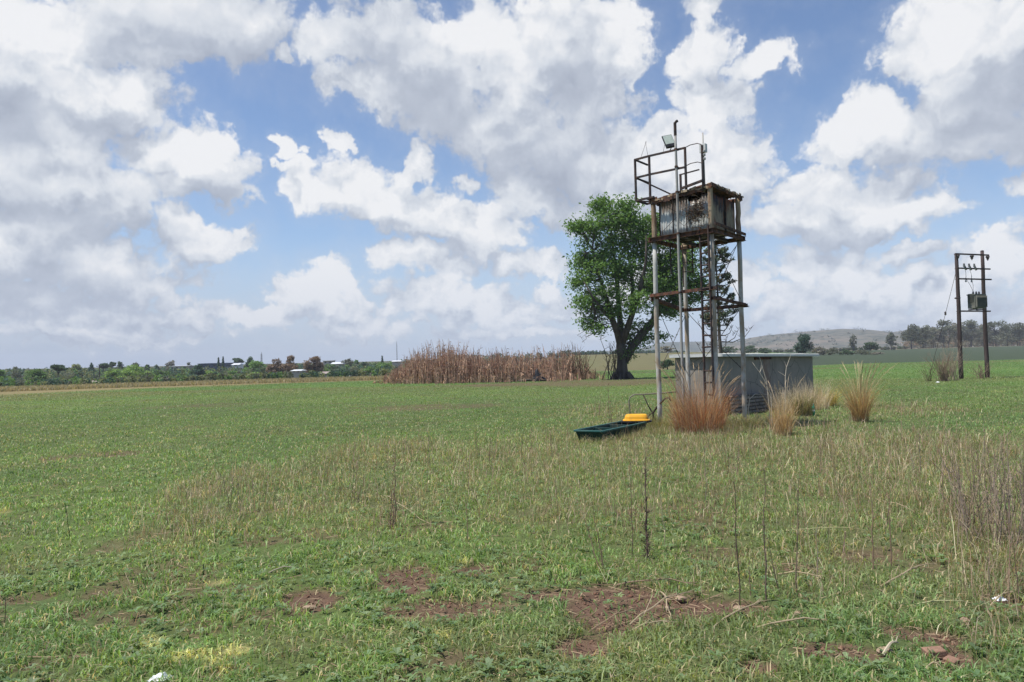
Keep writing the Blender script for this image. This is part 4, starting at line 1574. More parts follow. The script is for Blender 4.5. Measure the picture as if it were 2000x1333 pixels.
# ------------------------------------------------------------------ the low grey shed
def build_shed():
    Cn = np.array([5.80, 21.5, 0])
    Rt = np.array([10.15, 26.0, 0])
    d = (Rt - Cn) / np.linalg.norm(Rt - Cn)
    L = float(np.linalg.norm(Rt - Cn))
    p = np.array([-d[1], d[0], 0])         # towards the left, the short end
    D = 1.45
    g = -0.1
    H0, H1 = 1.66, 1.60                    # wall height at the near and the far corner

    def S(u, v, z):
        q = Cn + d * u + p * v
        return np.array([q[0], q[1], z])
    root = thing('block_shed', S(L / 2, D / 2, 0), 'low flat roofed grey cement shed standing right behind the water tower', 'shed')
    t = 0.22
    m = MB()
    m.hexa([S(0, 0, g), S(L, 0, g), S(L, t, g), S(0, t, g), S(0, 0, H0), S(L, 0, H1), S(L, t, H1), S(0, t, H0)])
    m.build('wall', M['plaster'], root)
    m = MB()
    m.hexa([S(0.003, t + 0.001, g), S(0.003 + t, t + 0.001, g), S(0.003 + t, D, g), S(0.003, D, g), S(0.003, t + 0.001, H0), S(0.003 + t, t + 0.001, H0), S(0.003 + t, D, H0), S(0.003, D, H0)])
    o = m.build('end_wall', M['end_plaster'], root)
    o['label'] = 'paler brownish plastered end wall'
    m = MB()
    m.hexa([S(t + 0.004, D - t, g), S(L, D - t, g), S(L, D, g), S(t + 0.004, D, g), S(t + 0.004, D - t, H0), S(L, D - t, H1), S(L, D, H1), S(t + 0.004, D, H0)])
    m.hexa([S(L - t, t + 0.002, g), S(L, t + 0.002, g), S(L, D - t - 0.002, g), S(L - t, D - t - 0.002, g), S(L - t, t + 0.002, H1), S(L, t + 0.002, H1), S(L, D - t - 0.002, H1), S(L - t, D - t - 0.002, H1)])
    m.build('back_wall', M['plaster'], root)
    # rusty brown panel and pale stain boards let into the long wall
    m = MB()
    m.hexa([S(2.62, -0.012, 0.1), S(3.05, -0.012, 0.1), S(3.05, 0.0, 0.1), S(2.62, 0.0, 0.1), S(2.62, -0.012, 1.52), S(3.05, -0.012, 1.52), S(3.05, 0, 1.52), S(2.62, 0, 1.52)])
    m.build('metal_panel', M['door_rust'], root)
    m = MB()
    for (u0, u1, z0, z1) in ((2.05, 3.1, 1.53, 1.60),):
        m.hexa([S(u0, -0.05, z0), S(u1, -0.05, z0), S(u1, 0.0, z0), S(u0, 0.0, z0), S(u0, -0.05, z1), S(u1, -0.05, z1), S(u1, 0, z1), S(u0, 0, z1)])
    m.build('rusty_lintel', M['rust'], root)
    # corrugated roof with a visible edge
    m = MB()
    rows = []
    k = int((L + 0.5) / 0.076 * 6)
    for j in range(2):
        v = -0.16 if j == 0 else D + 0.12
        row = []
        for i in range(k + 1):
            u = -0.14 + (L + 0.34) * i / k
            z = H0 + 0.055 + (H1 - H0) * u / L + 0.016 * math.sin(2 * math.pi * u / 0.076) + (0.01 if j else 0) + 0.006 * math.sin(u * 4)
            row.append(S(u, v, z))
        rows.append(row)
    m.sheet(rows)
    ro = m.build('roof', M['roof_sheet'], root)
    sd = ro.modifiers.new('thickness', 'SOLIDIFY')
    sd.thickness = 0.006
    m = MB()
    m.bar(S(-0.14, -0.145, H0 + 0.02), S(L + 0.19, -0.145, H1 + 0.02), 0.03, 0.075)
    m.bar(S(-0.125, -0.12, H0 + 0.02), S(-0.125, D + 0.1, H0 + 0.02), 0.03, 0.075)
    m.build('fascia', M['roof_sheet'], root, bevel=0.004)
    # rubble plinth in front of the long wall
    m = MB()
    me = MB()
    z1 = 0.52
    n = 40
    rows = []
    for j in range(5):
        z = g + (z1 - g) * j / 4
        rows.append([S(0.1 + 2.1 * i / n, -0.28 + 0.03 * j * 0.5 + rng.normal(0, 0.012), z + (rng.normal(0, 0.012) if j == 4 else 0)) for i in range(n + 1)])
    rows.append([S(0.1 + 2.1 * i / n, -0.004, z1 + 0.01) for i in range(n + 1)])
    m.sheet(rows)
    pl = m.build('stone_plinth', M['stonework'], root)
    uv = pl.data.uv_layers.new(name='UVMap')
    nn = len(rows[0])
    for lp in pl.data.loops:
        i, j = lp.vertex_index % nn, lp.vertex_index // nn
        uv.data[lp.index].uv = (2.1 * i / n, 0.155 * j)


build_shed()


# ------------------------------------------------------------------ the transformer poles
def build_hpole():
    Y = 46.5
    A = foot(1876, Y)
    B = foot(1927, Y + 0.8)
    u = B - A
    u[2] = 0
    W = np.linalg.norm(u)
    u /= W
    v = np.array([-u[1], u[0], 0])
    root = thing('transformer_pole', (A + B) / 2, 'pair of tall dark timber poles with cross arms carrying a grey transformer on the right', 'power pole')
    zA, zB = top_py(1868, 497, Y) , top_py(1920, 491, Y + 0.8)
    for P, zt in ((A, zA), (B, zB)):
        m = MB()
        jitter_tube(m, P - [0, 0, 0.1], np.array([P[0], P[1], zt]), 0.135, 0.10, 10, 0.008, 7)
        pl = m.build('pole', M['creosote'], root, smooth=True)
        m = MB()
        m.lathe([P[0], P[1], zt - 0.01], [(0.105, 0), (0.108, 0.02), (0.05, 0.06)], 10)
        c = m.build('pole_cap', M['dark_steel'], root)
        c.parent = pl
    m = MB()
    zt = (zA + zB) / 2

    def X(s, z, off=-0.16):                # along the arms, s metres from pole A
        return np.array([A[0], A[1], 0]) + u * s + v * off + [0, 0, z]

    def zpx(py):
        return top_py(1900, py, Y + 0.4)
    arms = ((-0.30, W + 0.35, zpx(498)), (-0.20, W + 0.42, zpx(525.5)), (-0.18, W + 0.48, zpx(546)), (-0.22, W + 0.28, zpx(608.5)))
    for (a, b, z) in arms:
        m = MB()
        m.bar(X(a, z), X(b, z), 0.08, 0.085)
        for s in (0.0, W):
            m.tube([X(s, z, -0.24), X(s, z, 0.16)], 0.018, 6)
        m.build('cross_arm', M['creosote'], root, bevel=0.01)
    for s in (-0.08, W * 0.5, W + 0.25):   # strain insulators on the top arm
        m = MB()
        z = arms[0][2]
        m.lathe(X(s, z - 0.36, -0.16), [(0.015, 0.0), (0.03, 0.06), (0.09, 0.13), (0.06, 0.17), (0.12, 0.22), (0.10, 0.30)], 10)
        m.build('strain_insulator', M['porcelain'], root, smooth=True)
    for s in (0.32, 0.74, 1.18):           # cut-out fuses on the second arm
        m = MB()
        z = arms[1][2]
        c = X(s, z, -0.24)
        m.tube([c + [0.10, 0, -0.12], c + [0.0, 0, 0.10]], 0.04, 8)
        m.lathe(c + [0.0, 0, 0.08], [(0.03, 0.0), (0.07, 0.03), (0.045, 0.07), (0.07, 0.11), (0.045, 0.15), (0.06, 0.19), (0.02, 0.23)], 10)
        fu = m.build('fuse', M['pale_insulator'], root, smooth=True)
        m = MB()
        m.tube([c + [-0.05, -0.04, 0.27], c + [0.06, -0.06, 0.06], c + [0.12, -0.06, -0.12]], 0.022, 6)
        q = m.build('fuse_tube', M['porcelain'], root)
        q.parent = fu
    for s in (0.52, 1.0):
        m = MB()
        z = arms[2][2]
        m.lathe(X(s, z - 0.20, -0.16), [(0.02, 0), (0.06, 0.04), (0.03, 0.09), (0.05, 0.14)], 8)
        m.tube([X(s, z - 0.08), X(s, z + 0.05), X(s + 0.04, z + 0.2)], 0.015, 5)
        m.build('surge_arrester', M['pale_insulator'], root, smooth=True)
    # transformer
    zb = arms[3][2] + 0.07
    zt = zpx(577)
    h = zt - zb - 0.05
    m = MB()
    m.box(X(W * 0.5 + 0.06, zb + 0.05 + h / 2, -0.30), (0.90, 0.50, h * 0.94), u, v)
    tr = m.build('transformer', M['xfmr'], root, bevel=0.02)

    def sub(name, mb, mt, **kw):
        o = mb.build(name, mt, root, **kw)
        o.parent = tr
    m = MB()
    m.box(X(W * 0.5 + 0.06, zb + 0.05 + h * 0.97 + 0.025, -0.30), (0.96, 0.56, 0.05), u, v)
    sub('lid', m, M['xfmr'])
    m = MB()
    for i in range(13):
        m.box(X(W * 0.5 + 0.06 - 0.42 + i * 0.07, zb + 0.10 + h * 0.46, -0.625), (0.018, 0.10, h * 0.80), u, v)
    for i in range(5):
        m.box(X(W * 0.5 + 0.06 - 0.49, zb + 0.30 + h * 0.46, -0.48 + i * 0.08), (0.085, 0.018, h * 0.62), u, v)
    sub('cooling_fins', m, M['xfmr'])
    for s in (-0.2, 0.06, 0.3):
        m = MB()
        m.lathe(X(W * 0.5 + s, zb + h + 0.10, -0.30), [(0.04, 0), (0.07, 0.03), (0.035, 0.06), (0.06, 0.09), (0.02, 0.16)], 9)
        sub('bushing', m, M['porcelain'], smooth=True)
    m = MB()
    for s in (-0.28, 0.36):
        m.box(X(W * 0.5 + s, zb + 0.02, -0.30), (0.16, 0.5, 0.06), u, v)
    sub('foot', m, M['dark_steel'])
    # jumper wires
    for (a, b) in ((X(0.32, arms[1][2] + 0.1, -0.24), X(0.52, arms[2][2], -0.18)), (X(0.74, arms[1][2], -0.24), X(1.0, arms[2][2], -0.18)), (X(1.0, arms[2][2], -0.18), X(W * 0.5 - 0.2, zb + h + 0.24, -0.30)), (X(0.52, arms[2][2], -0.18), X(W * 0.5 - 0.2, zb + h + 0.24, -0.30))):
        m = MB()
        m.tube([a, (a + b) / 2 + u * 0.06, b], 0.010, 5)
        m.build('jumper_wire', M['dark_steel'], root)
    # small fitting left of the near pole and the stay wire with its egg insulator
    m = MB()
    zz = zpx(583)
    m.tube([X(0, zz), X(-0.35, zz - 0.02)], 0.03, 7)
    m.lathe(X(-0.38, zz - 0.07), [(0.04, 0), (0.09, 0.03), (0.05, 0.1)], 8)
    m.build('bracket', M['dark_steel'], root)
    m = MB()
    st, en = X(0, arms[1][2], 0.0), at(1812, 690, Y + 1.5)
    en[2] = tz(en[0], en[1])
    m.tube([st, (st + en) / 2 - [0, 0, 0.04], en], 0.012, 5)
    sw = m.build('stay_wire', M['dark_steel'], root)
    m = MB()
    e = st + (en - st) * 0.40
    m.lathe(e - [0, 0, 0.12], [(0.02, 0), (0.07, 0.06), (0.05, 0.12), (0.07, 0.18), (0.02, 0.24)], 8)
    q = m.build('egg_insulator', M['porcelain'], root, smooth=True)
    q.parent = sw


build_hpole()


# ------------------------------------------------------------------ trees
def leaf_quads(P, size, colr, squash=0.8, up=0.35):
    """small randomly turned leaf-clump quads (kite shaped) at points P"""
    n = len(P)
    a = rng.normal(0, 1, (n, 3))
    a /= np.linalg.norm(a, axis=1)[:, None]
    nrm = rng.normal(0, 1, (n, 3))
    nrm[:, 2] = np.abs(nrm[:, 2]) + up
    b = np.cross(nrm, a)
    b /= np.linalg.norm(b, axis=1)[:, None] + 1e-9
    a = np.cross(b, nrm)
    a /= np.linalg.norm(a, axis=1)[:, None] + 1e-9
    s = size[:, None]
    V = np.stack([P - a * s, P - b * s * squash * 0.55 + a * s * 0.1, P + a * s, P + b * s * squash * 0.55 + a * s * 0.1], 1)
    F = (np.arange(n)[:, None] * 4 + [[0, 1, 2, 3]])
    return V.reshape(-1, 3), F, np.repeat(colr, 4, 0)


def branch_path(a, b, sag=0.0, wob=0.1, k=5):
    a, b = np.asarray(a, float), np.asarray(b, float)
    L = np.linalg.norm(b - a)
    pts = []
    for i in range(k + 1):
        t = i / k
        p = a + (b - a) * t + [0, 0, sag * L * math.sin(math.pi * t)]
        if 0 < i < k:
            p = p + rng.normal(0, wob * L / k, 3)
        pts.append(p)
    return pts


def build_big_tree():
    Y = 67.0
    base = foot(1214, Y)
    root = thing('leafy_tree', base, 'large leafy green tree with a dark forked trunk behind the tower on the left', 'tree')
    k = Y / FPX

    def W(px, py, dy=0.0):
        return at(px, py, Y + dy)
    t = MB()
    t.tube([base - [0, 0, 0.2], base + [0.02, 0, 0.35], W(1215, 716), W(1215, 695), W(1213, 672)], [0.72, 0.54, 0.46, 0.43, 0.42], 12)
    for i in range(6):                    # root flare
        a = i * 1.05 + 0.2
        t.tube([base + [0.55 * math.cos(a), 0.55 * math.sin(a), 0.55], base + [0.95 * math.cos(a), 0.95 * math.sin(a), 0.12], base + [1.2 * math.cos(a), 1.5 * math.sin(a), -0.15]], [0.18, 0.15, 0.06], 8)
    limbs = [([W(1213, 676), W(1206, 650, -0.2), W(1195, 622, -0.6), W(1186, 590, -1.0), W(1172, 545, -1.5), W(1160, 490, -1.6)], [0.42, 0.36, 0.30, 0.24, 0.16, 0.06]),
             ([W(1213, 678), W(1212, 640, 0.5), W(1209, 600, 1.0), W(1205, 550, 1.3), W(1198, 490, 1.5), W(1192, 430, 1.5)], [0.40, 0.33, 0.27, 0.22, 0.15, 0.05]),
             ([W(1214, 674), W(1226, 640, -0.5), W(1238, 605, -1.0), W(1250, 570, -1.4), W(1262, 510, -1.8), W(1262, 460, -2.0)], [0.40, 0.33, 0.28, 0.22, 0.15, 0.05]),
             ([W(1218, 706), W(1234, 680, 0.3), W(1252, 655, 0.6), W(1272, 632, 0.9), W(1290, 606, 1.0), W(1318, 575, 1.2), W(1340, 545, 1.2)], [0.50, 0.44, 0.42, 0.38, 0.30, 0.2, 0.06]),
             ([W(1234, 612, -1.0), W(1236, 560, 0.8), W(1228, 500, 1.8), W(1218, 440, 2.0)], [0.24, 0.2, 0.13, 0.05]),
             ([W(1276, 628, 0.9), W(1284, 580, 2.4), W(1290, 520, 3.0), W(1285, 470, 3.0)], [0.30, 0.24, 0.15, 0.05]),
             ([W(1196, 625, -0.6), W(1180, 610, -2.2), W(1160, 585, -3.0), W(1140, 550, -3.4)], [0.24, 0.18, 0.12, 0.04]),
             ([W(1222, 690, 0.2), W(1240, 678, 1.2), W(1258, 660, 1.6), W(1290, 655, 2.2)], [0.18, 0.14, 0.09, 0.03])]
    for p, r in limbs:
        t.tube(p, [q * 0.85 for q in r], 9)
    blobs = [(1192, 422, 40, 34, 0), (1152, 442, 32, 20, -1), (1128, 444, 14, 8, -1), (1216, 448, 48, 42, 1), (1165, 488, 44, 38, 0), (1250, 462, 42, 44, 1), (1158, 535, 40, 36, -1),
             (1215, 515, 48, 44, 0), (1280, 490, 46, 46, 1), (1182, 576, 38, 26, -1), (1262, 548, 48, 38, 0), (1322, 522, 36, 38, 1), (1312, 566, 44, 26, 1), (1236, 590, 30, 20, -2),
             (1350, 540, 24, 32, 1), (1335, 488, 32, 34, 1.5), (1300, 545, 40, 36, 2), (1342, 578, 30, 16, 1.5), (1306, 452, 26, 24, 1.5), (1372, 560, 12, 12, 1), (1150, 592, 24, 16, -2), (1225, 400, 16, 12, 0), (1172, 400, 16, 12, 0), (1132, 510, 14, 12, -1), (1130, 552, 12, 10, -1), (1275, 436, 20, 18, 1), (1300, 600, 40, 14, 1)]
    low = [(1166, 640, 26, 6, -2.5), (1150, 628, 18, 6, -2), (1240, 668, 22, 12, 0.8), (1230, 645, 18, 18, 0.5), (1278, 660, 26, 6, 2), (1330, 590, 22, 8, 1.2), (1262, 640, 16, 12, 0.9), (1180, 610, 20, 8, -2), (1222, 690, 14, 8, 0.0), (1300, 612, 30, 8, 0.5), (1200, 612, 20, 8, -1)]
    P, S, CC = [], [], []
    for (lst, dens, thin) in ((blobs, 1.0, False), (low, 0.55, True)):
        for (px, py, rx, ry, dy) in lst:
            c = W(px, py, dy)
            rx, rz = rx * k, ry * k
            rd = max((rx + rz) * 0.55, 0.6) * (0.6 if thin else 1.0)
            ncl = int(18 + rx * rz * 20 * dens)
            d = rng.normal(0, 1, (ncl, 3))
            d /= np.linalg.norm(d, axis=1)[:, None]
            rad = rng.uniform(0.25, 1.09, ncl) ** 0.65
            cl = c + d * rad[:, None] * [rx, rd, rz]
            for q in cl:
                m_ = int(rng.integers(14, 34) * (0.7 if thin else 1.0))
                s = rng.uniform(0.25, 0.55)
                pts = q + rng.normal(0, 1, (m_, 3)) * [s, s, s * 0.62]
                P.append(pts)
                base_c = lerp3(np.tile(C3(0.052, 0.108, 0.030), (1, 1)), C3(0.098, 0.162, 0.045), rng.uniform(0, 1, 1))[0]
                CC.append(base_c * rng.uniform(0.7, 1.3, m_)[:, None])
            # a twig from the nearest limb point into the clump
            best, bd = None, 1e9
            for p_, r_ in limbs:
                for w_ in p_[2:]:
                    dd = np.linalg.norm(w_ - c)
                    if dd < bd:
                        best, bd = w_, dd
            if bd > 0.3:
                pth = branch_path(best, c + rng.normal(0, 0.2, 3), 0.06, 0.25, 4)
                t.tube(pth, [0.10, 0.08, 0.06, 0.045, 0.02], 6)
                for _ in range(5):
                    a = pth[int(rng.integers(1, 4))]
                    e = c + rng.normal(0, 0.6, 3) * [rx, rd, rz]
                    t.tube(branch_path(a, e, 0.05, 0.25, 3), [0.045, 0.035, 0.025, 0.01], 5)
    P = np.concatenate(P)
    CC = np.concatenate(CC)
    n = len(P)
    V, F, c = leaf_quads(P, rng.uniform(0.095, 0.20, n), CC)
    t.build('trunk', M['bark'], root, smooth=True)
    np_mesh('crown', V, F, c, M['leaf'], root)
    # bare twigs hanging low on the left of the crown
    m = MB()
    for i in range(26):
        a = W(rng.uniform(1160, 1200), rng.uniform(600, 650), rng.uniform(-2, 0))
        e = a + [rng.uniform(-2.4, -0.6), rng.uniform(-1, 1), rng.uniform(-0.9, 0.6)]
        pth = branch_path(a, e, 0.05, 0.3, 4)
        m.tube(pth, [0.035, 0.03, 0.022, 0.016, 0.008], 4)
        for _ in range(3):
            s = pth[int(rng.integers(1, 5))]
            m.tube([s, s + rng.normal(0, 0.35, 3)], [0.014, 0.006], 4)
    m.build('bare_twigs', M['bark'], root)


build_big_tree()


def build_conifer():
    Y = 60.0
    base = foot(1409, Y)
    root = thing('dead_conifer', base, 'tall half dead conifer with upturned bare branches seen through the tower legs', 'tree')
    top = at(1396, 462, Y)
    t = MB()
    k = 10
    tp = [base + (top - base) * i / k + rng.normal(0, 0.03, 3) for i in range(k + 1)]
    t.tube(tp, [0.17 - 0.0145 * i for i in range(k + 1)], 9)
    t.build('trunk', M['bark'], root, smooth=True)
    H = top[2] - base[2]
    b = MB()
    P, CC = [], []
    z = 0.16
    while z < 0.985:
        p = base + (top - base) * z
        L = (0.55 + 1.35 * (1 - z) ** 0.55) * (0.8 + 0.4 * rng.uniform())
        if z < 0.35:
            L *= 1.25
        for _ in range(int(rng.integers(3, 6) if z > 0.35 else rng.integers(1, 4))):
            a = rng.uniform(0, 2 * math.pi)
            d = np.array([math.cos(a), math.sin(a), 0])
            up = (0.35 if z > 0.4 else 0.75) + rng.uniform(-0.1, 0.25)
            l2 = L * rng.uniform(0.6, 1.15)
            pts = [p, p + d * l2 * 0.4 + [0, 0, -0.03 * l2], p + d * l2 * 0.75 + [0, 0, 0.10 * l2], p + d * l2 + [0, 0, up * l2 * 0.6]]
            b.tube(pts, [0.05, 0.038, 0.028, 0.010], 5)
            for w in range(int(4 + l2 * 3)):
                s = rng.uniform(0.3, 1.0)
                q = pts[1] + (pts[3] - pts[1]) * s
                e = q + np.array([rng.normal(0, 0.12), rng.normal(0, 0.12), rng.uniform(0.08, 0.32)])
                b.tube([q, e], [0.018, 0.006], 4)
                if z > 0.33 and rng.uniform() < 0.85:
                    mm = int(rng.integers(9, 18))
                    P.append(q + (e - q) * rng.uniform(0.2, 1.1, (mm, 1)) + rng.normal(0, 0.06, (mm, 3)))
                    cbase = C3(0.045, 0.066, 0.042) if rng.uniform() < 0.7 else C3(0.10, 0.08, 0.05)
                    CC.append(np.tile(cbase, (mm, 1)) * rng.uniform(0.7, 1.3, (mm, 1)))
        z += rng.uniform(0.018, 0.034) if z > 0.35 else rng.uniform(0.03, 0.06)
    b.build('branches', M['bark'], root)
    P = np.concatenate(P)
    V, F, c = leaf_quads(P, rng.uniform(0.06, 0.13, len(P)), np.concatenate(CC))
    np_mesh('needles', V, F, c, M['leaf'], root)


build_conifer()


def bare_shrub(name, base, h, spread, n, label, cat='shrub', group=None, col=(0.13, 0.085, 0.06), rad=0.03, sub=4, parent_tag=True):
    m = MB()
    for i in range(n):
        a = rng.uniform(0, 2 * math.pi)
        lean = rng.uniform(0.05, 1.0) * spread
        L = h * rng.uniform(0.55, 1.0)
        s = np.asarray(base) + [rng.normal(0, spread * 0.12), rng.normal(0, spread * 0.12), -0.03]
        e = s + [lean * math.cos(a), lean * math.sin(a), L]
        pth = branch_path(s, e, 0.06, 0.12, 5)
        kf = rng.uniform(0.7, 1.25)
        c = tuple(kf * q for q in col)
        m.tube(pth, [rad, rad * 0.85, rad * 0.7, rad * 0.55, rad * 0.4, rad * 0.2], 5, col=c)
        for _ in range(sub):
            j = int(rng.integers(1, 5))
            p = pth[j]
            d = np.array([rng.normal(0, 0.5), rng.normal(0, 0.5), rng.uniform(0.25, 1.0)])
            d *= h * rng.uniform(0.10, 0.26) / np.linalg.norm(d)
            m.tube([p, p + d * 0.5 + rng.normal(0, 0.02, 3), p + d], [rad * 0.4, rad * 0.3, rad * 0.12], 4, col=c)
    return tag(m.build(name, M['stalk'], None, origin=base), label, cat, group)


def build_reeds():
    """the bed of tall dry reeds and stalks left of the tree: one mass"""
    prof_x = [748, 765, 785, 800, 830, 860, 900, 920, 950, 1000, 1050, 1080, 1110, 1135, 1152]
    prof_y = [735, 722, 706, 692, 684, 673, 677, 686, 689, 687, 686, 681, 680, 686, 700]
    base_y = [749, 749, 749, 749, 749, 749, 748, 747.5, 747, 746, 744, 743.5, 742, 741, 740]
    n = 2600
    px = rng.uniform(748, 1152, n)
    dens = np.interp(px, [748, 780, 900, 1000, 1080, 1152], [0.3, 0.9, 0.9, 0.7, 0.5, 0.22])
    px = px[rng.uniform(0, 1, n) < dens]
    V, F, C_ = [], [], []
    m = MB()
    extra = rng.uniform(728, 1180, 420)
    for x, low in [(q, False) for q in px] + [(q, True) for q in extra]:
        y0 = EYE * FPX / (np.interp(x, prof_x, base_y) - (709.5 - 0.0244 * (x - 1000))) + (rng.uniform(0, 1) ** 1.4 * 9 if not low else rng.uniform(-3.5, 6))
        f = foot(x, y0)
        ht = top_py(x, np.interp(x, prof_x, prof_y), y0) - f[2]
        h = ht * (rng.uniform(0.25, 1.0) ** 0.6 * (0.72 + 0.5 * fbm(np.array([x * 0.06]), np.array([y0 * 0.3]), 33, 3)[0]) if rng.uniform() > 0.07 else rng.uniform(1.0, 1.22))
        if low:
            h *= rng.uniform(0.15, 0.55)
        red = rng.uniform()
        c = C3(0.36, 0.215, 0.16) * (1 - red) + C3(0.50, 0.36, 0.25) * red ** 2 + C3(0.13, 0.08, 0.06) * red
        c = c * rng.uniform(0.6, 1.25)
        lean = rng.normal(0, 0.11, 2) * h
        tip = f + [lean[0], lean[1], h]
        mid = f + [lean[0] * 0.3, lean[1] * 0.3, h * 0.55]
        m.tube([f - [0, 0, 0.05], mid, tip], [0.028, 0.022, 0.008], 4, col=tuple(c), cap=False)
        for _ in range(5):                 # dry leaves hanging off the stalk
            t = rng.uniform(0.25, 0.95)
            p = f + (tip - f) * t
            d = rng.normal(0, 1, 3) * [1, 1, 0.6]
            d = d / np.linalg.norm(d) * rng.uniform(0.15, 0.45)
            w = np.cross(d, (0.2, 0.3, 1.0))
            w = w / (np.linalg.norm(w) + 1e-6) * 0.022
            m.add([p - w, p + w, p + d * 0.6 + w * 0.8 - [0, 0, 0.02], p + d - [0, 0, 0.12], p + d * 0.6 - w * 0.8 - [0, 0, 0.02]], [(0, 1, 2, 3, 4)], tuple(c * rng.uniform(0.8, 1.4)))
    tag(m.build('dry_reeds', M['stalk'], None), 'bed of tall dry reddish brown reeds left of the big tree', 'reeds', kind='stuff')


build_reeds()
for (px, Y, h, sp, n, lab) in ((1088, 72, 3.0, 1.4, 10, 'bare grey brown shrub in the reed bed, left of the tallest bare one'),
                               (1112, 69, 3.6, 2.0, 16, 'tallest bare spreading shrub rising above the right end of the reed bed'),
                               (1138, 68, 2.5, 1.6, 12, 'low bare shrub at the very right end of the reed bed'),
                               (1162, 70, 1.3, 1.5, 7, 'knee high bare twigs between the reed bed and the big tree')):
    bare_shrub('bare_shrub', foot(px, Y), h, sp, n, lab, group='bare shrubs by the reed bed', rad=0.035)
bare_shrub('bare_sapling', foot(1196, 66), 4.6, 1.5, 5, 'thin leafless sapling close to the left side of the big tree trunk', 'sapling', col=(0.07, 0.055, 0.045), rad=0.045, sub=7)
bare_shrub('bare_sapling', foot(1190, 64.5), 3.9, 2.6, 3, 'leafless leaning sapling spreading towards the reed bed', 'sapling', col=(0.07, 0.055, 0.045), rad=0.04, sub=7)


def build_stump():
    b = foot(1050, 66)
    m = MB()
    m.tube([b - [0, 0, 0.1], b + [0, 0, 0.25], b + [-0.08, 0, 0.6], b + [-0.12, 0, 0.9], b + [-0.05, 0, 1.06]], [0.42, 0.30, 0.22, 0.14, 0.05], 9)
    for a in (0.3, 1.7, 2.9, 4.4):
        m.tube([b + [0.2 * math.cos(a), 0.2 * math.sin(a), 0.3], b + [0.7 * math.cos(a), 0.7 * math.sin(a), 0.1], b + [1.05 * math.cos(a), 1.05 * math.sin(a), -0.05]], [0.16, 0.14, 0.05], 7)
    m.tube([b + [0.05, 0, 0.5], b + [0.25, 0, 0.62], b + [0.32, 0, 0.75]], [0.10, 0.07, 0.03], 6)
    tag(m.build('burnt_stump', M['black'], None, origin=b, smooth=True), 'blackened tree stump in front of the reed bed', 'tree stump')
    m = MB()
    c = foot(1040, 65.5)
    m.tube([c + [-1.3, 0.1, 0.10], c + [-0.4, 0, 0.14], c + [0.5, 0.1, 0.12], c + [1.5, 0, 0.06]], [0.07, 0.11, 0.10, 0.05], 7)
    tag(m.build('fallen_log', M['bark'], None, origin=c, smooth=True), 'dark fallen log lying at the foot of the blackened stump', 'log')


build_stump()


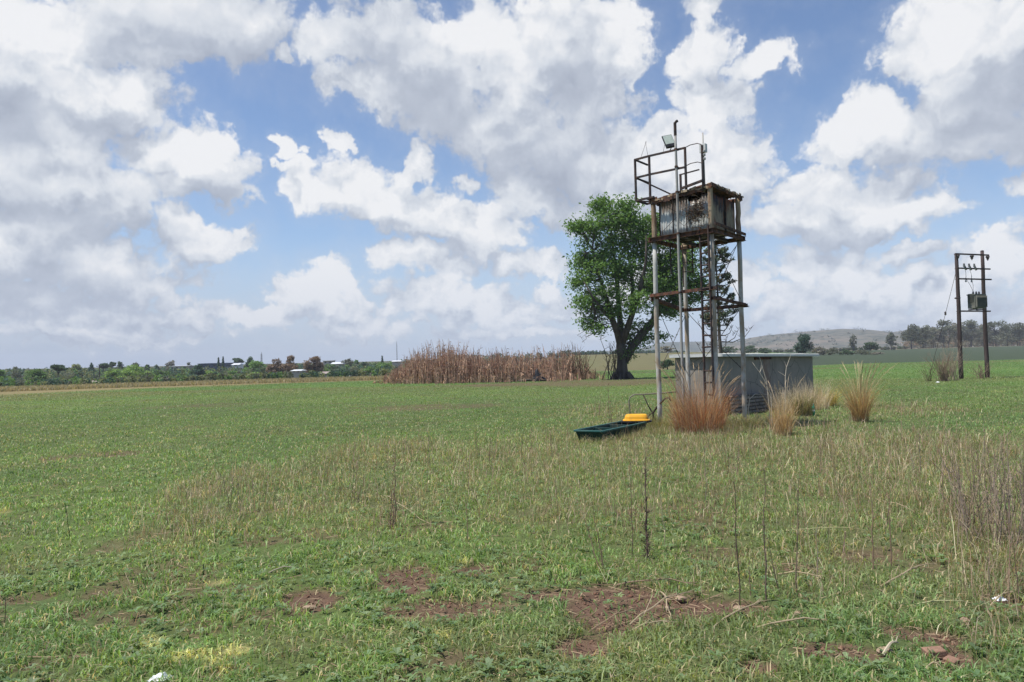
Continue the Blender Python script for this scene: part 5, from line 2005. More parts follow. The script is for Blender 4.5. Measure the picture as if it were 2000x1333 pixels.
# ------------------------------------------------------------------ hills
def build_hills():
    # near hill with bush, bare slopes and houses; and a farther blue ridge to its left
    M['hill'] = m_hill('hill_veld', (0.125, 0.115, 0.088), (0.040, 0.052, 0.040), (0.165, 0.135, 0.105))
    M['ridge'] = m_hill('far_ridge', (0.07, 0.08, 0.06), (0.04, 0.05, 0.04), (0.10, 0.095, 0.07))

    def hill(name, prof, Yc, Yf, Yb, material):
        xs = np.array([p[0] for p in prof], float)
        ys = np.array([p[1] for p in prof], float)
        px = np.arange(xs[0], xs[-1] + 1, 6.0)
        cr = np.array([top_py(x, y, Yc) for x, y in zip(px, np.interp(px, xs, ys))])
        cr = cr + (fbm(px * 0.03, px * 0.0 + 2.0, 5, 5) - 0.5) * 5.0
        rows, m = [], 26
        V = []
        for j in range(m + 1):
            t = j / m
            Y = Yf + (Yc - Yf) * t
            x = (px - 1000) / FPX * Yc * (0.55 + 0.45 * (Y / Yc))
            prof_t = ss(0, 1, np.array([t]))[0] * 0.75 + 0.25 * t
            z0 = 3.0
            z = z0 + (cr - z0) * prof_t + (fbm(x * 0.008, np.full_like(x, Y * 0.008), 9, 5) - 0.5) * 9 * math.sin(math.pi * t)
            V.append(np.stack([x, np.full_like(x, Y), z], 1))
        for j in range(1, 9):
            t = j / 8
            Y = Yc + (Yb - Yc) * t
            x = (px - 1000) / FPX * Yc
            V.append(np.stack([x, np.full_like(x, Y), cr + (-4.0 - cr) * ss(0, 1, np.array([t]))[0]], 1))
        V = np.array(V)
        a, b = V.shape[:2]
        i = np.arange(a - 1)[:, None] * b
        j = np.arange(b - 1)[None, :]
        F = np.stack([i + j, i + j + 1, i + b + j + 1, i + b + j], -1).reshape(-1, 4)
        o = np_mesh(name, V.reshape(-1, 3), F, np.full((a * b, 3), 0.1), material)
        o.data.polygons.foreach_set('use_smooth', [True] * len(o.data.polygons))
        tag(o, kind='structure')
        return V
    hill('far_hills', [(1100, 700), (1180, 686), (1250, 680), (1290, 669), (1340, 667), (1400, 667), (1450, 668), (1520, 668), (1600, 672), (1700, 690)], 2250, 1700, 2500, M['ridge'])
    V = hill('hills', [(1330, 700), (1390, 682), (1440, 668), (1470, 659), (1510, 654), (1570, 649), (1600, 645), (1640, 642.5), (1675, 645), (1710, 649), (1735, 649), (1770, 645), (1830, 644), (1900, 646), (2000, 648), (2150, 650), (2350, 662), (2600, 690)], 1650, 950, 2100, M['hill'])
    # scattered trees along the crest and the slope read as small dark dots
    P, CC = [], []
    a, b = V.shape[:2]
    for i in range(620):
        j = int(rng.integers(6, 27))
        k = int(rng.integers(5, b - 5))
        if rng.uniform() > fbm(np.array([k * 0.07]), np.array([j * 0.3]), 14, 3)[0] * 1.9 - 0.3:
            continue
        p = V[j, k]
        s = rng.uniform(1.5, 3.6)
        n = 26
        P.append(p + rng.normal(0, 1, (n, 3)) * [s, s, s * 0.5] + [0, 0, s * 0.6])
        CC.append(np.tile(C3(0.035, 0.045, 0.03), (n, 1)) * rng.uniform(0.7, 1.3, (n, 1)))
    P = np.concatenate(P)
    v, f, c = leaf_quads(P, rng.uniform(0.8, 1.7, len(P)), np.concatenate(CC))
    tag(np_mesh('hillside_bush', v, f, c, M['leaf_far']), 'dark bush dotting the slopes of the far hill', 'bush', kind='stuff')
    first = None
    for (px, py, lab) in ((1668, 653.5, 'leftmost tiny pale house on the slope of the far hill'), (1698, 654, 'second tiny pale house from the left on the far hill'), (1712, 656.5, 'third tiny pale house from the left on the far hill'), (1730, 654.5, 'fourth tiny pale house from the left on the far hill'), (1750, 656, 'rightmost tiny pale house on the slope of the far hill')):
        Y = 1500.0
        p = at(px, py, Y)
        p[2] -= 1.0
        if first is None:
            r = thing('hill_house', p, lab, 'house', 'houses on the far hill')
            m = MB()
            m.box(p + [0, 0, 2.0], (11, 8, 5))
            m.build('wall', M['house_wall'], r)
            m = MB()
            m.add([p + q for q in ([-6, -4.6, 4.3], [6, -4.6, 4.3], [6, 4.6, 4.3], [-6, 4.6, 4.3], [-6, 0, 6.4], [6, 0, 6.4])], [(0, 1, 5, 4), (2, 3, 4, 5), (1, 2, 5), (3, 0, 4), (3, 2, 1, 0)])
            m.build('roof', M['white_roof'], r)
            first = r
        else:
            r = first.copy()
            r['label'] = lab
            COL.objects.link(r)
            r.location = [float(q) for q in p]
            r.rotation_euler = (0, 0, rng.uniform(-0.5, 0.5))
            for ch in list(first.children):
                c = ch.copy()
                COL.objects.link(c)
                c.parent = r


build_hills()

# ------------------------------------------------------------------ far trees
FCK = 1.5
FC = {'mid': C3(0.055, 0.095, 0.032), 'light': C3(0.088, 0.135, 0.042), 'bright': C3(0.11, 0.16, 0.045), 'dark': C3(0.028, 0.046, 0.026), 'blue': C3(0.026, 0.048, 0.038),
      'olive': C3(0.075, 0.085, 0.045), 'brown': C3(0.088, 0.064, 0.050), 'grey': C3(0.085, 0.082, 0.07), 'gum': C3(0.050, 0.056, 0.042)}
FC = {k_: v_ * FCK for k_, v_ in FC.items()}


def far_tree(name, x0, x1, ytop, Y, style, colk, label, cat='tree', group=None, sink=0.0):
    px = (x0 + x1) / 2
    b = foot(px, Y)
    b[2] -= sink
    H = top_py(px, ytop, Y) - b[2]
    Wd = (x1 - x0) / FPX * Y * (1.3 if (style == 'gum' and x0 > 1700) else 1.08)
    root = thing(name, b, label, cat, group)
    col = FC[colk]
    lumps = []                             # centre, radii
    t = MB()
    r0 = max(0.10, 0.022 * H)
    if style in ('cypress', 'cone'):
        k = 9
        for i in range(k):
            u = i / (k - 1)
            rr = Wd / 2 * ((1 - u) ** (0.7 if style == 'cone' else 0.55) * 0.95 + 0.06) * (0.75 if (style == 'cypress' and i == 0) else 1)
            lumps.append((b + [0, 0, H * (0.10 + 0.86 * u)], (rr, rr, H * 0.09)))
        t.tube([b - [0, 0, 0.3], b + [0, 0, H * 0.5]], [r0, r0 * 0.5], 6)
    elif style == 'umbrella':
        for i in range(9):
            a = rng.uniform(0, 2 * math.pi)
            q = rng.uniform(0, 0.75)
            lumps.append((b + [Wd / 2 * q * math.cos(a), Wd / 2 * q * math.sin(a), H * rng.uniform(0.78, 0.93)], (Wd * 0.22, Wd * 0.22, H * 0.075)))
        lean = rng.normal(0, 0.05 * H)
        t.tube([b - [0, 0, 0.3], b + [lean * 0.4, 0, H * 0.45], b + [0, 0, H * 0.8]], [r0 * 1.1, r0 * 0.8, r0 * 0.4], 6)
        for c, r in lumps:
            t.tube([b + [0, 0, H * 0.55], (b + [0, 0, H * 0.62] + c) / 2, c], [r0 * 0.5, r0 * 0.35, r0 * 0.15], 5)
    elif style == 'gum':
        k = int(18 + 1.4 * Wd)
        for i in range(k):
            a = rng.uniform(0, 2 * math.pi)
            u = rng.uniform(0.24, 0.95)
            q = rng.uniform(0.1, 0.9) * (1.0 if u < 0.85 else 0.55)
            lumps.append((b + [Wd / 2 * q * math.cos(a), Wd / 2 * q * math.sin(a), H * u], (Wd * rng.uniform(0.12, 0.22), Wd * rng.uniform(0.12, 0.2), H * rng.uniform(0.07, 0.13))))
        nst = 2 if Wd > 7 else 1
        for s in range(nst):
            o = np.array([rng.normal(0, 0.12 * Wd), 0, 0]) * (s > 0)
            t.tube([b + o - [0, 0, 0.3], b + o * 1.3 + [0.02 * H, 0, H * 0.4], b + o * 1.6 + [-0.02 * H, 0, H * 0.85]], [r0 * 0.9, r0 * 0.6, r0 * 0.15], 6)
        for c, r in lumps:
            s = b + [0, 0, max(H * 0.25, (c[2] - b[2]) * 0.62)]
            t.tube([s, (s + c) / 2 + [0, 0, 0.02 * H], c], [r0 * 0.35, r0 * 0.25, r0 * 0.1], 4)
    else:                                  # round or bush
        k = 12 if style == 'round' else 9
        lo = 0.34 if style == 'round' else 0.15
        for i in range(k):
            a = rng.uniform(0, 2 * math.pi)
            u = rng.uniform(lo, 0.86)
            w = math.sin(math.pi * min(1, 0.22 + 0.70 * u)) if style == 'round' else math.sqrt(max(0.05, 1 - u * u))
            q = rng.uniform(0.2, 0.72) * w
            lumps.append((b + [Wd / 2 * q * math.cos(a), Wd / 2 * q * math.sin(a), H * u], (Wd * rng.uniform(0.18, 0.27), Wd * rng.uniform(0.18, 0.27), H * rng.uniform(0.11, 0.17))))
        lumps.append((b + [rng.normal(0, 0.08) * Wd, 0, H * 0.86], (Wd * 0.2, Wd * 0.2, H * 0.13)))
        lumps.append((b + [-Wd * 0.3, 0, H * 0.5], (Wd * 0.2, Wd * 0.2, H * 0.16)))
        lumps.append((b + [Wd * 0.3, 0, H * 0.5], (Wd * 0.2, Wd * 0.2, H * 0.16)))
        t.tube([b - [0, 0, 0.3], b + [0, 0, H * 0.4], b + [0, 0, H * 0.7]], [r0 * 1.2, r0 * 0.8, r0 * 0.3], 6)
        for c, r in lumps[:8]:
            s = b + [0, 0, H * 0.3]
            t.tube([s, (s + c) / 2, c], [r0 * 0.5, r0 * 0.35, r0 * 0.1], 4)
    area = (x1 - x0) * H * FPX / Y
    n = int(np.clip(area * (1.3 if style != 'gum' else 1.0), 200, 3200))
    per = max(12, n // len(lumps))
    P, CC = [], []
    for c, r in lumps:
        d = rng.normal(0, 1, (per, 3))
        d /= np.linalg.norm(d, axis=1)[:, None]
        P.append(c + d * (rng.uniform(0.15, 1.08, per) ** 0.5)[:, None] * np.array(r))
        CC.append(np.tile(col * rng.uniform(0.78, 1.25), (per, 1)) * rng.uniform(0.75, 1.3, (per, 1)))
    P = np.concatenate(P)
    s = 0.00135 * Y * rng.uniform(0.7, 1.4, len(P))
    v, f, c = leaf_quads(P, s, np.concatenate(CC))
    t.build('trunk', M['far_bark'], root)
    np_mesh('crown', v, f, c, M['leaf_far'], root)
    return root


GL = 'trees beyond the far left edge of the field'
LEFT = [
    ('bush_tree', -14, 20, 722, 185, 'bush', 'mid', 'mid green bushy tree cut by the left border of the photo'),
    ('leafy_tree', 22, 38, 716, 300, 'round', 'gum', 'small grey green round topped tree behind the bushes near the left border'),
    ('bush_tree', 18, 48, 726, 200, 'bush', 'gum', 'low grey green bush second from the left border'),
    ('leafy_tree', 48, 92, 721, 190, 'round', 'mid', 'broad mid green tree left of the white tank'),
    ('leafy_tree', 86, 106, 722, 260, 'round', 'blue', 'dark bluish tree behind the white tank'),
    ('pine_tree', 99, 128, 713, 205, 'umbrella', 'dark', 'dark flat topped pine with bare black trunk right of the white tank'),
    ('leafy_tree', 132, 171, 711, 250, 'round', 'olive', 'grey olive round tree between the flat topped pine and the dark cone'),
    ('conifer', 169, 188, 711, 290, 'cone', 'blue', 'dark blue green cone shaped tree behind the long low house'),
    ('umbrella_tree', 189, 212, 709, 262, 'umbrella', 'dark', 'dark umbrella shaped tree with thin trunk beside the dark cone'),
    ('umbrella_tree', 211, 227, 707, 310, 'umbrella', 'dark', 'small dark umbrella tree standing highest behind the light green trees'),
    ('leafy_tree', 227, 241, 705, 320, 'round', 'dark', 'small dark round tree behind the big light green tree'),
    ('leafy_tree', 200, 240, 721, 215, 'round', 'light', 'light green tree above the bright bush, left of the big light green one'),
    ('leafy_tree', 235, 286, 712, 220, 'round', 'light', 'big light green round tree right behind the bright green bush'),
    ('green_bush', 220, 259, 735, 165, 'bush', 'bright', 'bright green bush in front of the trees right of the long low house'),
    ('leafy_tree', 257, 274, 708, 330, 'round', 'gum', 'dark small tree peeping over the big light green tree on its right'),
    ('leafy_tree', 281, 293, 712, 330, 'round', 'dark', 'tiny dark tree left of the two tiny tops before the pinkish roof'),
    ('leafy_tree', 300, 313, 713, 335, 'round', 'dark', 'tiny dark tree top left of the sparse grey tree'),
    ('grey_tree', 325, 343, 705, 340, 'gum', 'grey', 'sparse grey tree beside the left end of the long white roof'),
    ('leafy_tree', 286, 334, 722, 235, 'round', 'mid', 'mid green tree behind the low house with the pinkish roof'),
    ('leafy_tree', 334, 373, 723, 240, 'round', 'olive', 'olive green tree under the long white roof'),
    ('leafy_tree', 364, 375, 707, 345, 'round', 'gum', 'small dark tree beside the right end of the long white roof'),
    ('leafy_tree', 370, 400, 712, 200, 'round', 'blue', 'dark blue green dense tree left of the blue factory'),
    ('leafy_tree', 396, 419, 724, 215, 'round', 'light', 'small light green tree under the left end of the blue factory'),
    ('leafy_tree', 413, 432, 726, 205, 'bush', 'blue', 'dark bushy tree under the middle of the blue factory'),
    ('cypress', 423.5, 430, 700, 300, 'cypress', 'blue', 'left of the two thin dark cypresses in front of the blue factory'),
    ('cypress', 432, 439.5, 698.5, 300, 'cypress', 'blue', 'right of the two thin dark cypresses in front of the blue factory'),
    ('leafy_tree', 434, 470, 724, 215, 'bush', 'mid', 'green bushy tree below the white gable of the blue factory'),
    ('leafy_tree', 454, 476, 700, 345, 'umbrella', 'dark', 'dark spreading tree just above the white gable of the factory'),
    ('leafy_tree', 477, 496, 697, 300, 'round', 'dark', 'dark round topped tree standing left of the thin mast'),
    ('leafy_tree', 475, 521, 704, 225, 'round', 'mid', 'large mid green tree right under the thin mast'),
    ('green_bush', 480, 512, 727, 180, 'bush', 'light', 'light green bush at the foot of the large tree under the mast'),
    ('gum_tree', 520, 560, 700, 215, 'round', 'brown', 'purplish brown tree, leftmost of the three tall brown ones'),
    ('gum_tree', 556, 582, 694, 225, 'round', 'brown', 'tallest brown tree, middle one of the three tall brown ones'),
    ('gum_tree', 545, 580, 712, 205, 'gum', 'brown', 'lower brown tree with bare stems in front of the tallest brown one'),
    ('gum_tree', 593, 631, 695, 208, 'round', 'brown', 'rightmost and broadest of the three tall brown trees, with dark stems'),
    ('leafy_tree', 628, 657, 711, 240, 'round', 'mid', 'green tree just right of the broad brown tree, below the white roofs'),
    ('leafy_tree', 648, 672, 719, 225, 'bush', 'dark', 'dark green tree below the right end of the white roofs'),
    ('leafy_tree', 666, 691, 701, 320, 'gum', 'gum', 'grey green loose tree behind the right end of the white roofs'),
    ('leafy_tree', 688, 703, 702, 315, 'round', 'mid', 'small round green tree on the skyline right of the white roofs'),
    ('leafy_tree', 702, 724, 706, 300, 'round', 'dark', 'dark green tree on the skyline left of the tiny dark spike tree'),
    ('leafy_tree', 672, 712, 716, 235, 'round', 'olive', 'brownish olive tree behind the pale low house near the reeds'),
    ('leafy_tree', 706, 738, 716, 220, 'round', 'mid', 'mid green tree between the olive tree and the reed bed'),
    ('leafy_tree', 732, 768, 708, 240, 'round', 'mid', 'green tree partly covered by the left end of the reed bed'),
    ('leafy_tree', 722, 752, 722, 205, 'bush', 'grey', 'grey green bushy tree right at the left end of the reed bed'),
    ('spike_tree', 743, 750, 696.5, 330, 'cone', 'dark', 'tiny dark spike shaped tree on the skyline left of the reed bed'),
]
for (nm, x0, x1, yt, Y, stl, ck, lab) in LEFT:
    far_tree(nm, x0, x1, yt, Y, stl, ck, lab, group=GL)

GR = 'gum trees in a row beyond the field on the right'
RIGHT = [
    ('dark_tree', 1408, 1442, 677, 330, 'bush', 'dark', 'low dark tree behind the shed roof left of the right rear tower leg', 'dark trees behind the shed'),
    ('dark_tree', 1446, 1478, 675, 340, 'bush', 'dark', 'low dark tree behind the shed roof right of the right rear tower leg', 'dark trees behind the shed'),
    ('dark_tree', 1476, 1510, 680, 330, 'bush', 'dark', 'lowest dark tree behind the middle of the shed roof', 'dark trees behind the shed'),
    ('ragged_tree', 1553, 1590, 652, 200, 'round', 'blue', 'dark ragged tree rising behind the right end of the shed roof', None),
    ('slim_tree', 1661, 1674, 653, 380, 'gum', 'gum', 'slim dark tree standing alone below the crest of the hill', None),
    ('round_tree', 1684, 1719, 668, 300, 'round', 'dark', 'dark round dome shaped tree between the slim tree and the gum row', None),
    ('gum_tree', 1731, 1753, 651, 400, 'gum', 'gum', 'small gum tree standing apart at the left end of the gum row', GR),
    ('gum_tree', 1762, 1800, 633, 420, 'round', 'gum', 'big dense dark gum, first in the row left of the transformer poles', GR),
    ('gum_tree', 1786, 1822, 636, 440, 'gum', 'gum', 'loose gum just right of the big dense dark one', GR),
    ('gum_tree', 1812, 1836, 640, 460, 'gum', 'grey', 'pale thin gum left of the tall gum by the left pole', GR),
    ('gum_tree', 1826, 1862, 627, 460, 'gum', 'gum', 'tall flat headed gum just left of the left transformer pole', GR),
    ('gum_tree', 1856, 1884, 632, 470, 'gum', 'grey', 'greyish gum directly behind the left transformer pole', GR),
    ('gum_tree', 1878, 1916, 627, 470, 'gum', 'gum', 'spreading gum seen between the two transformer poles', GR),
    ('gum_tree', 1906, 1936, 634, 480, 'gum', 'grey', 'pale gum behind the right transformer pole', GR),
    ('gum_tree', 1926, 1966, 627, 470, 'gum', 'gum', 'broad gum just right of the right transformer pole', GR),
    ('gum_tree', 1956, 1982, 637, 480, 'gum', 'gum', 'lower dark gum between the broad one and the one at the right border', GR),
    ('gum_tree', 1974, 2012, 630, 460, 'gum', 'gum', 'dark tall gum at the right border of the photo', GR),
    ('gum_tree', 2004, 2044, 634, 465, 'gum', 'gum', None, GR),
]
for (nm, x0, x1, yt, Y, stl, ck, lab, gp) in RIGHT:
    if lab:
        far_tree(nm, x0, x1, yt, Y, stl, ck, lab, group=gp)
for i, (x0, x1, yt, ck, lab) in enumerate(((1586, 1612, 678, 'grey', 'low grey bush touching the right end of the shed roof'), (1606, 1640, 682, 'gum', 'low spreading grey green bush below the slim tree, left one'),
                                           (1636, 1668, 684, 'dark', 'low dark bush under the slim lone tree'), (1664, 1700, 684, 'gum', 'low bush at the foot of the dome shaped tree'), (1700, 1728, 688, 'grey', 'low pale bush right of the dome shaped tree'))):
    far_tree('low_bush', x0, x1, yt, 250, 'bush', ck, lab, cat='bush', group='low bushes right of the shed')
far_tree('field_bush', 1288, 1318, 702, 120, 'bush', 'dark', 'dark bush on the tan slope between the big tree and the shed', cat='bush')
far_tree('grey_tree', 1288, 1318, 677, 300, 'gum', 'grey', 'bare greyish tree on the slope seen past the left tower leg')


def build_woods():
    """the far woods that fill the skyline behind the single trees: one mass"""
    P, CC, S = [], [], []
    segs = [(-420, 770, [(-420, 740), (0, 738), (200, 736), (400, 733), (600, 730), (770, 728)], 128, ('mid', 'gum', 'olive', 'blue')),
            (-420, 790, [(-420, 722), (0, 721), (200, 718), (400, 717), (600, 713), (790, 711)], 235, ('mid', 'gum', 'blue', 'blue', 'olive')),
            (-420, 800, [(-420, 724), (0, 722), (200, 718), (400, 717), (500, 712), (650, 711), (800, 706)], 420, ('mid', 'gum', 'blue', 'olive')),
            (780, 1180, [(780, 704), (850, 698), (900, 691), (960, 693), (1050, 690), (1100, 684), (1180, 688)], 400, ('gum', 'dark', 'blue')),
            (1150, 1345, [(1150, 686), (1250, 684), (1345, 686)], 520, ('dark', 'blue')),
            (1490, 1780, [(1490, 688), (1560, 684), (1680, 684), (1780, 682)], 430, ('gum', 'grey', 'dark')),
            (1775, 2350, [(1775, 646), (1900, 641), (2050, 641), (2350, 650)], 520, ('gum', 'grey', 'brown')),
            (1770, 2350, [(1770, 668), (1900, 664), (2050, 664), (2350, 670)], 620, ('gum', 'grey', 'brown'))]
    for (a, b, prof, Y0, cols) in segs:
        n = int((b - a) / 2.6)
        for i in range(n):
            px = rng.uniform(a, b)
            Y = Y0 * rng.uniform(0.93, 1.15)
            yt = np.interp(px, [p[0] for p in prof], [p[1] for p in prof])
            f = foot(px, Y)
            H = max(1.5, top_py(px, yt, Y) - f[2]) * rng.uniform(0.6, 1.08)
            r = rng.uniform(0.30, 0.5) * H
            m = 60
            d = rng.normal(0, 1, (m, 3))
            d /= np.linalg.norm(d, axis=1)[:, None]
            P.append(f + [0, 0, H * 0.55] + d * (rng.uniform(0.1, 1, m) ** 0.4)[:, None] * [r, r, H * 0.48])
            col = FC[cols[int(rng.integers(len(cols)))]]
            CC.append(np.tile(col * rng.uniform(0.8, 1.2), (m, 1)) * rng.uniform(0.75, 1.3, (m, 1)))
            S.append(rng.uniform(0.7, 1.5, m) * Y * 0.0016)
    P = np.concatenate(P)
    v, f, c = leaf_quads(P, np.concatenate(S), np.concatenate(CC))
    tag(np_mesh('far_woods', v, f, c, M['leaf_far']), 'far woods filling the skyline behind the single trees', 'woods', kind='stuff')


build_woods()


# ------------------------------------------------------------------ far buildings
def house(px0, px1, py_top, py_bot, Y, roofm, wallm, label, gable=True, windows=3, cat='house', name='low_house', chim=False):
    pc = (px0 + px1) / 2
    Wd = (px1 - px0) / FPX * Y
    b = at(pc, py_bot, Y)
    b[1] = Y
    H = top_py(pc, py_top, Y) - b[2]
    g = min(b[2], tz(b[0], Y)) - 0.3
    D = min(9.0, max(5.0, Wd * 0.5))
    root = thing(name, (b[0], Y, b[2]), label, cat)
    hw = H * 0.55 if gable else H * 0.85
    m = MB()
    m.hexa([(b[0] - Wd / 2, Y - D / 2, g), (b[0] + Wd / 2, Y - D / 2, g), (b[0] + Wd / 2, Y + D / 2, g), (b[0] - Wd / 2, Y + D / 2, g),
            (b[0] - Wd / 2, Y - D / 2, b[2] + hw), (b[0] + Wd / 2, Y - D / 2, b[2] + hw), (b[0] + Wd / 2, Y + D / 2, b[2] + hw), (b[0] - Wd / 2, Y + D / 2, b[2] + hw)])
    m.build('wall', wallm, root)
    m = MB()
    e = 0.35
    x0_, x1_ = b[0] - Wd / 2 - e, b[0] + Wd / 2 + e
    zl, zh = b[2] + hw + 0.004, b[2] + H
    if gable:
        V = [(x0_, Y - D / 2 - e, zl), (x1_, Y - D / 2 - e, zl), (x1_, Y + D / 2 + e, zl), (x0_, Y + D / 2 + e, zl), (x0_ + 0.3, Y, zh), (x1_ - 0.3, Y, zh)]
        m.add(V, [(0, 1, 5, 4), (2, 3, 4, 5), (1, 2, 5), (3, 0, 4), (3, 2, 1, 0)])
    else:
        m.hexa([(x0_, Y - D / 2 - e, zl), (x1_, Y - D / 2 - e, zl), (x1_, Y + D / 2 + e, zl), (x0_, Y + D / 2 + e, zl),
                (x0_, Y - D / 2 - e, zl + 0.12), (x1_, Y - D / 2 - e, zl + 0.12), (x1_, Y + D / 2 + e, zh), (x0_, Y + D / 2 + e, zh)])
    m.build('roof', roofm, root)
    for i in range(windows):
        u = -0.5 + (i + 0.5) / windows
        m = MB()
        c = np.array([b[0] + u * Wd, Y - D / 2 - 0.02, b[2] + hw * 0.5])
        w_, h_ = min(1.8, Wd / windows * 0.4), hw * 0.42
        m.box(c, (w_, 0.04, h_))
        m.build('window', M['window'], root)
    return root


house(164, 214, 743.5, 752, 158, M['tile_roof'], M['dark_wall'], 'long low dark walled house with a grey roof in front of the left trees', windows=4)
house(299, 329, 738.5, 745.5, 165, M['tile_roof'], M['house_wall'], 'low house with a pinkish grey roof right of the bright green bush', windows=3)
house(262, 292, 742, 748.5, 165, M['white_roof'], M['dark_wall'], 'small low shed with a pale roof between the bright bush and the pinkish roof', gable=False, windows=2)
house(337, 373, 714.5, 722, 330, M['white_roof'], M['house_wall'], 'long white roofed hall showing above the olive tree', gable=False, windows=4, name='white_hall', cat='hall')
house(394, 458, 709, 719, 330, M['blue_wall'], M['blue_wall'], 'long dark blue factory behind the two thin cypresses', gable=False, windows=5, name='factory', cat='factory')
house(457, 471, 710, 716.5, 322, M['white_roof'], M['white_roof'], 'small white gabled end building attached right of the dark blue factory', windows=1, name='white_building', cat='building')
house(448, 466, 719, 723, 300, M['white_roof'], M['house_wall'], 'low white roof just below the white gabled building', gable=False, windows=2, name='white_shed', cat='shed')
house(634, 652, 704, 711, 340, M['white_roof'], M['house_wall'], 'left and higher of two white roofs right of the brown trees', gable=False, windows=2, name='white_hall', cat='hall')
house(650, 671, 708, 715, 330, M['white_roof'], M['house_wall'], 'right and lower of two white roofs right of the brown trees', windows=2, name='white_hall', cat='hall')
house(626, 645, 726, 735, 195, M['tile_roof'], M['house_wall'], 'pale cream house under the trees right of the broad brown tree', windows=2)
house(673, 690, 732, 738, 185, M['white_roof'], M['house_wall'], 'pale low house between the cream house and the reed bed', windows=2)
house(768, 784, 704.5, 709, 300, M['white_roof'], M['house_wall'], 'white roof peeping over the left end of the reed bed', windows=1, name='white_hall', cat='hall')
house(575, 592, 722, 728, 200, M['white_roof'], M['house_wall'], 'small white house between the tall brown trees', windows=2)


def build_far_bits():
    # round white tank by the flat topped pine
    b = foot(97, 162)
    r = thing('white_tank', b, 'small round white water tank left of the flat topped pine', 'water tank')
    m = MB()
    m.lathe(b + [0, 0, 0.35], [(0.72, 0), (0.75, 0.1), (0.75, 0.75), (0.5, 0.95), (0.18, 1.0)], 16)
    m.build('tank_body', M['white_roof'], r, smooth=True)
    m = MB()
    m.box(b + [0, 0, 0.1], (1.3, 1.3, 0.6))
    m.build('stand', M['dark_wall'], r)
    # thin lattice mast
    for (px, pt, pb, Y, w, lab) in ((511, 691.5, 712, 330, 0.42, 'thin grey lattice mast above the large tree left of the brown trees'), (775.5, 671, 706, 330, 0.12, 'very thin tall aerial above the left end of the reed bed')):
        f = foot(px, Y)
        zt = top_py(px, pt, Y)
        m = MB()
        for (dx, dy) in ((-1, -1), (1, -1), (0, 1)):
            m.tube([f + [dx * w, dy * w, 0], np.array([f[0] + dx * w * 0.4, f[1] + dy * w * 0.4, zt])], 0.10 if w > 0.2 else 0.05, 5)
        k = 9
        for i in range(k):
            z = f[2] + (zt - f[2]) * (i + 1) / k
            q = w * (1 - 0.6 * (i + 1) / k)
            c = np.array([f[0], f[1], z])
            for (p_, q_) in (((-1, -1), (1, -1)), ((1, -1), (0, 1)), ((0, 1), (-1, -1))):
                m.tube([c + [p_[0] * q, p_[1] * q, 0], c + [q_[0] * q, q_[1] * q, 0]], 0.05, 4)
        m.tube([np.array([f[0], f[1], zt - 0.2]), np.array([f[0], f[1], zt + 0.8])], 0.06, 5)
        tag(m.build('mast', M['far_bark'], None, origin=f), lab, 'mast')
    # timber poles at the edge of the town
    first = None
    for (px, pt, Y, lab) in ((194, 713, 200, 'thin dark utility pole above the long low house'), (160, 730, 190, 'short dark utility pole left of the long low house'), (288, 727, 210, 'thin dark utility pole before the mid green tree near the pinkish roof'), (668, 722, 210, 'thin utility pole beside the dark green tree near the white roofs')):
        f = foot(px, Y)
        h = top_py(px, pt, Y) - f[2]
        m = MB()
        m.tube([f - [0, 0, 0.2], f + [0, 0, h]], [0.14, 0.10], 7)
        m.bar(f + [-0.8, 0, h - 0.4], f + [0.8, 0, h - 0.4], 0.09, 0.11)
        m.lathe(f + [-0.6, 0, h - 0.34], [(0.03, 0), (0.06, 0.05), (0.03, 0.15)], 6)
        m.lathe(f + [0.6, 0, h - 0.34], [(0.03, 0), (0.06, 0.05), (0.03, 0.15)], 6)
        tag(m.build('utility_pole', M['creosote'], None, origin=f), lab, 'utility pole', 'utility poles by the left trees')


build_far_bits()


